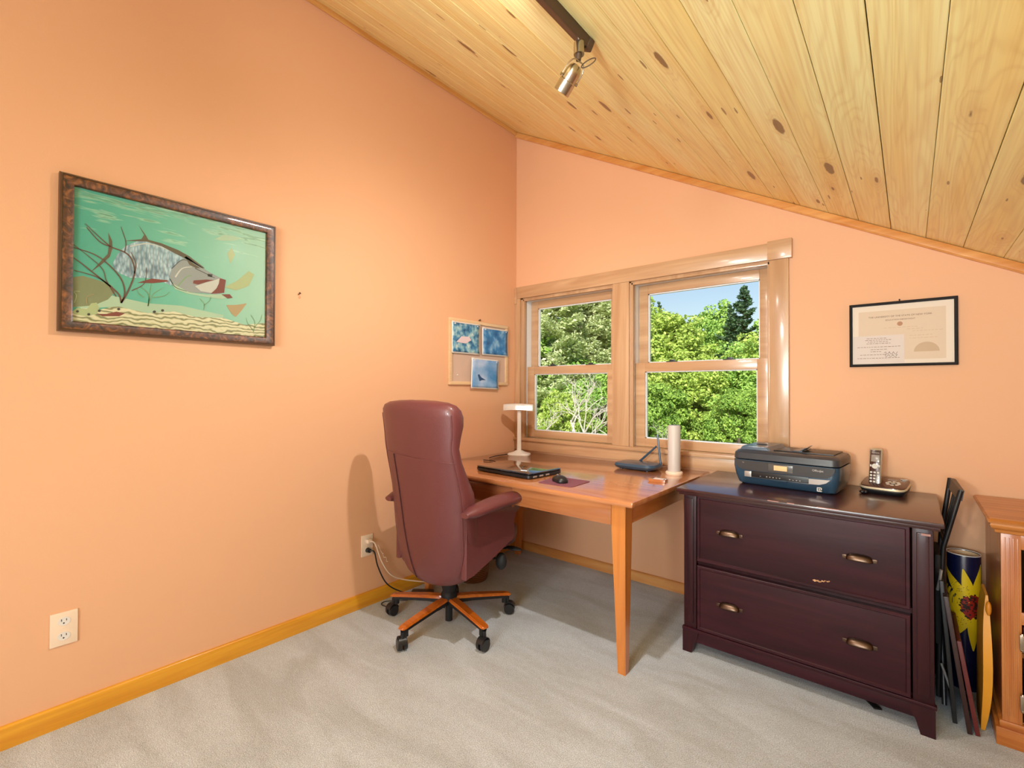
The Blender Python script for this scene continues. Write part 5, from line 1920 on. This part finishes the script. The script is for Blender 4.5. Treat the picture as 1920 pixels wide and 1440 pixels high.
def conifer(seed, rad, h, leafm, levels=34, per=7, sparse=1.0, h0=.12, leaf=.2, up=-.12):
    rng = np.random.default_rng(seed)
    Vs = []
    q = MB()
    q.tube([(0, 0, -.3), (0, 0, h * .5), (0, 0, h)], [.018 * h, .011 * h, .01], 7)
    for i_ in range(levels):
        u = i_ / (levels - 1)
        z_ = h * (h0 + (1 - h0) * u)
        L_ = rad * (1 - u) ** .8 * rng.uniform(.75, 1.1) + .12
        for k_ in range(per):
            if rng.random() > sparse:
                continue
            a = rng.uniform(0, 2 * PI)
            Lk = L_ * rng.uniform(.6, 1.15)
            d_ = np.array([math.cos(a), math.sin(a), 0])
            nn_ = int((16 + 48 * Lk) * (1.9 if leaf < .12 else 1))
            tt = rng.uniform(.12, 1, nn_)
            cen = d_ * (tt * Lk)[:, None] + np.array([0, 0, z_]) + np.array([0, 0, 1.0]) * (up * tt * Lk + .22 * tt ** 2 * Lk)[:, None]
            sidev = np.array([-math.sin(a), math.cos(a), 0])
            cen = cen + sidev * (rng.uniform(-1, 1, nn_) * .28 * Lk * (1 - tt * .7))[:, None] + rng.normal(size=(nn_, 3)) * .05
            nn = rng.normal(size=(nn_, 3)) * .45 + np.array([0, 0, 1]); nn /= np.linalg.norm(nn, axis=1)[:, None]
            Vs.append(cards(cen, nn, leaf, rng, 2.0))
            if k_ < 3:
                e = d_ * Lk * .9 + np.array([0, 0, z_ + up * Lk + .16 * Lk])
                q.tube([(0, 0, z_), tuple(e)], [.02 + .004 * h * .3, .008], 4)
    fol = quads_mesh('foliage', np.concatenate(Vs), leafm)
    o = q.build('trunk', BARK)
    tm = o.data
    bpy.data.objects.remove(o)
    return fol, tm


def bare(seed, h, rad):
    """a leafless pale tree: recursive tubes in one mesh"""
    rng = np.random.default_rng(seed)
    q = MB()

    def br(p, d_, L_, r_0, lev):
        e = p + d_ * L_
        m_ = (p + e) / 2 + Vector(rng.normal(size=3)) * L_ * .07
        q.tube([p, m_, e], [r_0, r_0 * .8, r_0 * .6], 5 if lev < 2 else 4)
        if lev >= 5:
            return
        for _ in range(3 if lev < 4 else 2):
            nd = (d_ + Vector(rng.normal(size=3)) * .55 + Vector((0, 0, .05))).normalized()
            br(p.lerp(e, rng.uniform(.55, 1.0)), nd, L_ * rng.uniform(.6, .8), r_0 * .55, lev + 1)
    br(Vector((0, 0, -.3)), Vector((rng.uniform(-.1, .1), 0, 1)).normalized(), h * .34, .10, 0)
    o = q.build('trunk', BARKP)
    tm = o.data
    bpy.data.objects.remove(o)
    return tm


def plant(name, label, cat, x_, y_, meshes, scale=(1, 1, 1), rz=0.0, group=None):
    o = thing(name, (x_, y_, GZ(x_, y_)), label, cat, rz, group)
    o.scale = scale
    for nm, me in meshes:
        c_ = bpy.data.objects.new(nm, me)
        COL.objects.link(c_)
        c_.parent = o
    return o


DEC = {}
for i_, (nm, lm) in enumerate((('lime', 'lime'), ('lime2', 'lime'), ('green', 'green'), ('green2', 'green'), ('deep', 'deep'))):
    f_, t_ = decid(20 + i_, 2.6, 8.0, .8 if 'deep' not in nm else 1.5, LEAF[lm], 150, 150, .125)
    DEC[nm] = [('foliage', f_), ('trunk', t_)]
CON = {}
for nm, sd, rd, lm, sp, lv, lf in (('pine', 40, 2.7, 'conifer', .5, 32, .17), ('pine2', 41, 2.0, 'conifer', .6, 30, .18), ('white', 42, 3.4, 'pale', 1.0, 40, .20), ('white2', 43, 3.2, 'pale', 1.0, 40, .20)):
    f_, t_ = conifer(sd, rd, 10.0, LEAF[lm], lv, 8, sp, leaf=lf * (.48 if 'white' in nm else .7), up=-.05 if 'white' in nm else .10)
    CON[nm] = [('foliage', f_), ('trunk', t_)]
BARE = [[('trunk', bare(60 + i_, 6.0, 2))] for i_ in range(3)]
EV = 'evergreen trees outside'
for nm, lab, cat, x_, y_, H, key, wid, rz in (
        ('pine_tree', 'tallest dark pine with open upswept branches at upper right of right window', 'tree', -4.9, 26.3, 9.9, CON['pine'], 1.0, 0.3),
        ('pine_tree', 'shorter dark pine just left of the tallest pine', 'tree', -5.9, 27.3, 9.1, CON['pine2'], .8, 1.4),
        ('spruce_tree', 'small dark spruce tip above the lime trees at left edge of right window', 'tree', -15.1, 38.7, 11.1, CON['pine2'], .7, 2.0),
        ('spruce_tree', 'distant small spruce on the skyline, left of the two in the dip', 'tree', -18.7, 53.4, 10.6, CON['pine2'], .7, 0.8),
        ('spruce_tree', 'distant small spruce on the skyline, right of the two in the dip', 'tree', -18.2, 55.5, 10.1, CON['pine'], .5, 0.1),
        ('white_pine', 'pale feathery pine filling the left side of left window', 'tree', -12.6, 18.5, 11.9, CON['white'], 1.0, 0.0),
        ('white_pine', 'pale feathery pine in the middle of left window', 'tree', -11.9, 21.6, 12.6, CON['white2'], 1.0, 1.1),
        ('white_pine', 'pale feathery pine at the right side of left window', 'tree', -11.4, 24.6, 12.4, CON['white'], .9, 2.2),
        ('white_pine', 'grey-green pine behind the narrow bright tree in right window', 'tree', -6.3, 29.5, 8.6, CON['white2'], 1.0, 2.9),
        ('leafy_tree', 'bright lime tree at upper left of right window', 'tree', -8.9, 25.0, 8.6, DEC['lime'], 1.0, 0.2),
        ('leafy_tree', 'mid-green round tree in the dip of the skyline', 'tree', -8.6, 30.0, 7.5, DEC['green'], 1.1, 1.0),
        ('leafy_tree', 'narrow green tree left of the dark pines', 'tree', -7.2, 28.8, 9.4, DEC['green2'], .62, 0.5),
        ('leafy_tree', 'low lime tree at lower left of right window', 'tree', -6.2, 17.5, 5.2, DEC['lime2'], .95, 0.9),
        ('leafy_tree', 'lime-yellow tree low in the middle of right window', 'tree', -4.8, 17.4, 5.6, DEC['lime'], .85, 2.2),
        ('leafy_tree', 'dark green low tree behind the white tower', 'tree', -5.2, 14.9, 4.4, DEC['deep'], .8, 2.9),
        ('leafy_tree', 'green tree right of centre in the right window', 'tree', -3.9, 19.0, 5.9, DEC['green'], .95, 3.5),
        ('leafy_tree', 'yellow-green tree below the tall pine', 'tree', -3.0, 20.6, 6.3, DEC['lime2'], .9, 4.1),
        ('leafy_tree', 'green tree at the far right edge of right window', 'tree', -2.6, 23.4, 7.3, DEC['green2'], .9, 5.0),
        ('leafy_tree', 'deep green bush-like tree above the printer', 'tree', -2.2, 15.0, 4.2, DEC['deep'], .7, 0.7),
        ('leafy_tree', 'bright lime low tree in lower left pane', 'tree', -8.9, 13.9, 4.0, DEC['lime'], .75, 1.9),
        ('leafy_tree', 'green low tree in the middle of left window', 'tree', -9.2, 17.2, 5.2, DEC['green'], .8, 2.7),
        ('leafy_tree', 'tall lime tree seen past the mullion', 'tree', -10.4, 26.5, 9.6, DEC['lime2'], .9, 3.3),
        ('leafy_tree', 'green tree beyond the right casing', 'tree', -1.2, 25.6, 8.0, DEC['green'], 1.0, 4.0),
        ('leafy_tree', 'green tree beyond the left casing', 'tree', -15.4, 18.5, 8.8, DEC['green2'], 1.1, 4.6),
        ('white_pine', 'tall pale pine behind the other pines of left window', 'tree', -14.6, 25.2, 13.4, CON['white2'], 1.0, 3.6),
        ('bare_tree', 'pale leafless tree in front of the green in left window', 'tree', -6.9, 11.9, 6.0, BARE[0], 1.0, 0.0),
        ('bare_tree', 'pale leafless tree at lower left of left window', 'tree', -8.3, 12.2, 5.2, BARE[1], 1.0, 1.0),
        ('bare_tree', 'thin bare tree low in front of the right window greenery', 'tree', -4.4, 13.2, 3.6, BARE[2], .8, 2.0),
):
    base = 10.0 if key in CON.values() else (8.0 if key in DEC.values() else 6.0)
    s = H / base
    plant(nm, lab, cat, x_, y_, key, (s * wid * (1.15 if base == 8 else 1), s * wid * (1.15 if base == 8 else 1), s), rz)

# continuous woods further up the slope: nobody could count these crowns
rng = np.random.default_rng(99)
Vs = []
for (ya, yb, n_, hh0) in ((33, 44, 46, 7.0), (46, 60, 60, 7.4), (62, 76, 64, 7.2)):
    for i_ in range(n_):
        x_ = rng.uniform(-48, 6); y_ = rng.uniform(ya, yb)
        hgt = hh0 + rng.uniform(-1.2, 1.0) + (4.0 if x_ < -.36 * y_ - 2 else 0)
        gz_ = GZ(x_, y_)
        V, _ = decid_foliage(rng, 2.6, hgt, .5, 55, 26, .42)
        Vs.append(V + np.array([x_, y_, gz_]))
me = quads_mesh('woodland', np.concatenate(Vs), LEAF['green'])
fo = bpy.data.objects.new('distant_woodland', me)
COL.objects.link(fo)
tag(fo, 'continuous green woodland on the slope behind the separate trees', 'woodland', kind='stuff')
# undergrowth along the near edge
Vs = []
for i_ in range(90):
    x_ = rng.uniform(-22, 6); y_ = rng.uniform(11.5, 30)
    V, _ = decid_foliage(rng, rng.uniform(.7, 1.3), rng.uniform(.9, 1.9), 0.0, 26, 40, .15)
    Vs.append(V + np.array([x_, y_, GZ(x_, y_)]))
fo = bpy.data.objects.new('undergrowth', quads_mesh('undergrowth', np.concatenate(Vs), LEAF['lime']))
COL.objects.link(fo)
tag(fo, 'low leafy undergrowth at the foot of the trees', 'undergrowth', kind='stuff')
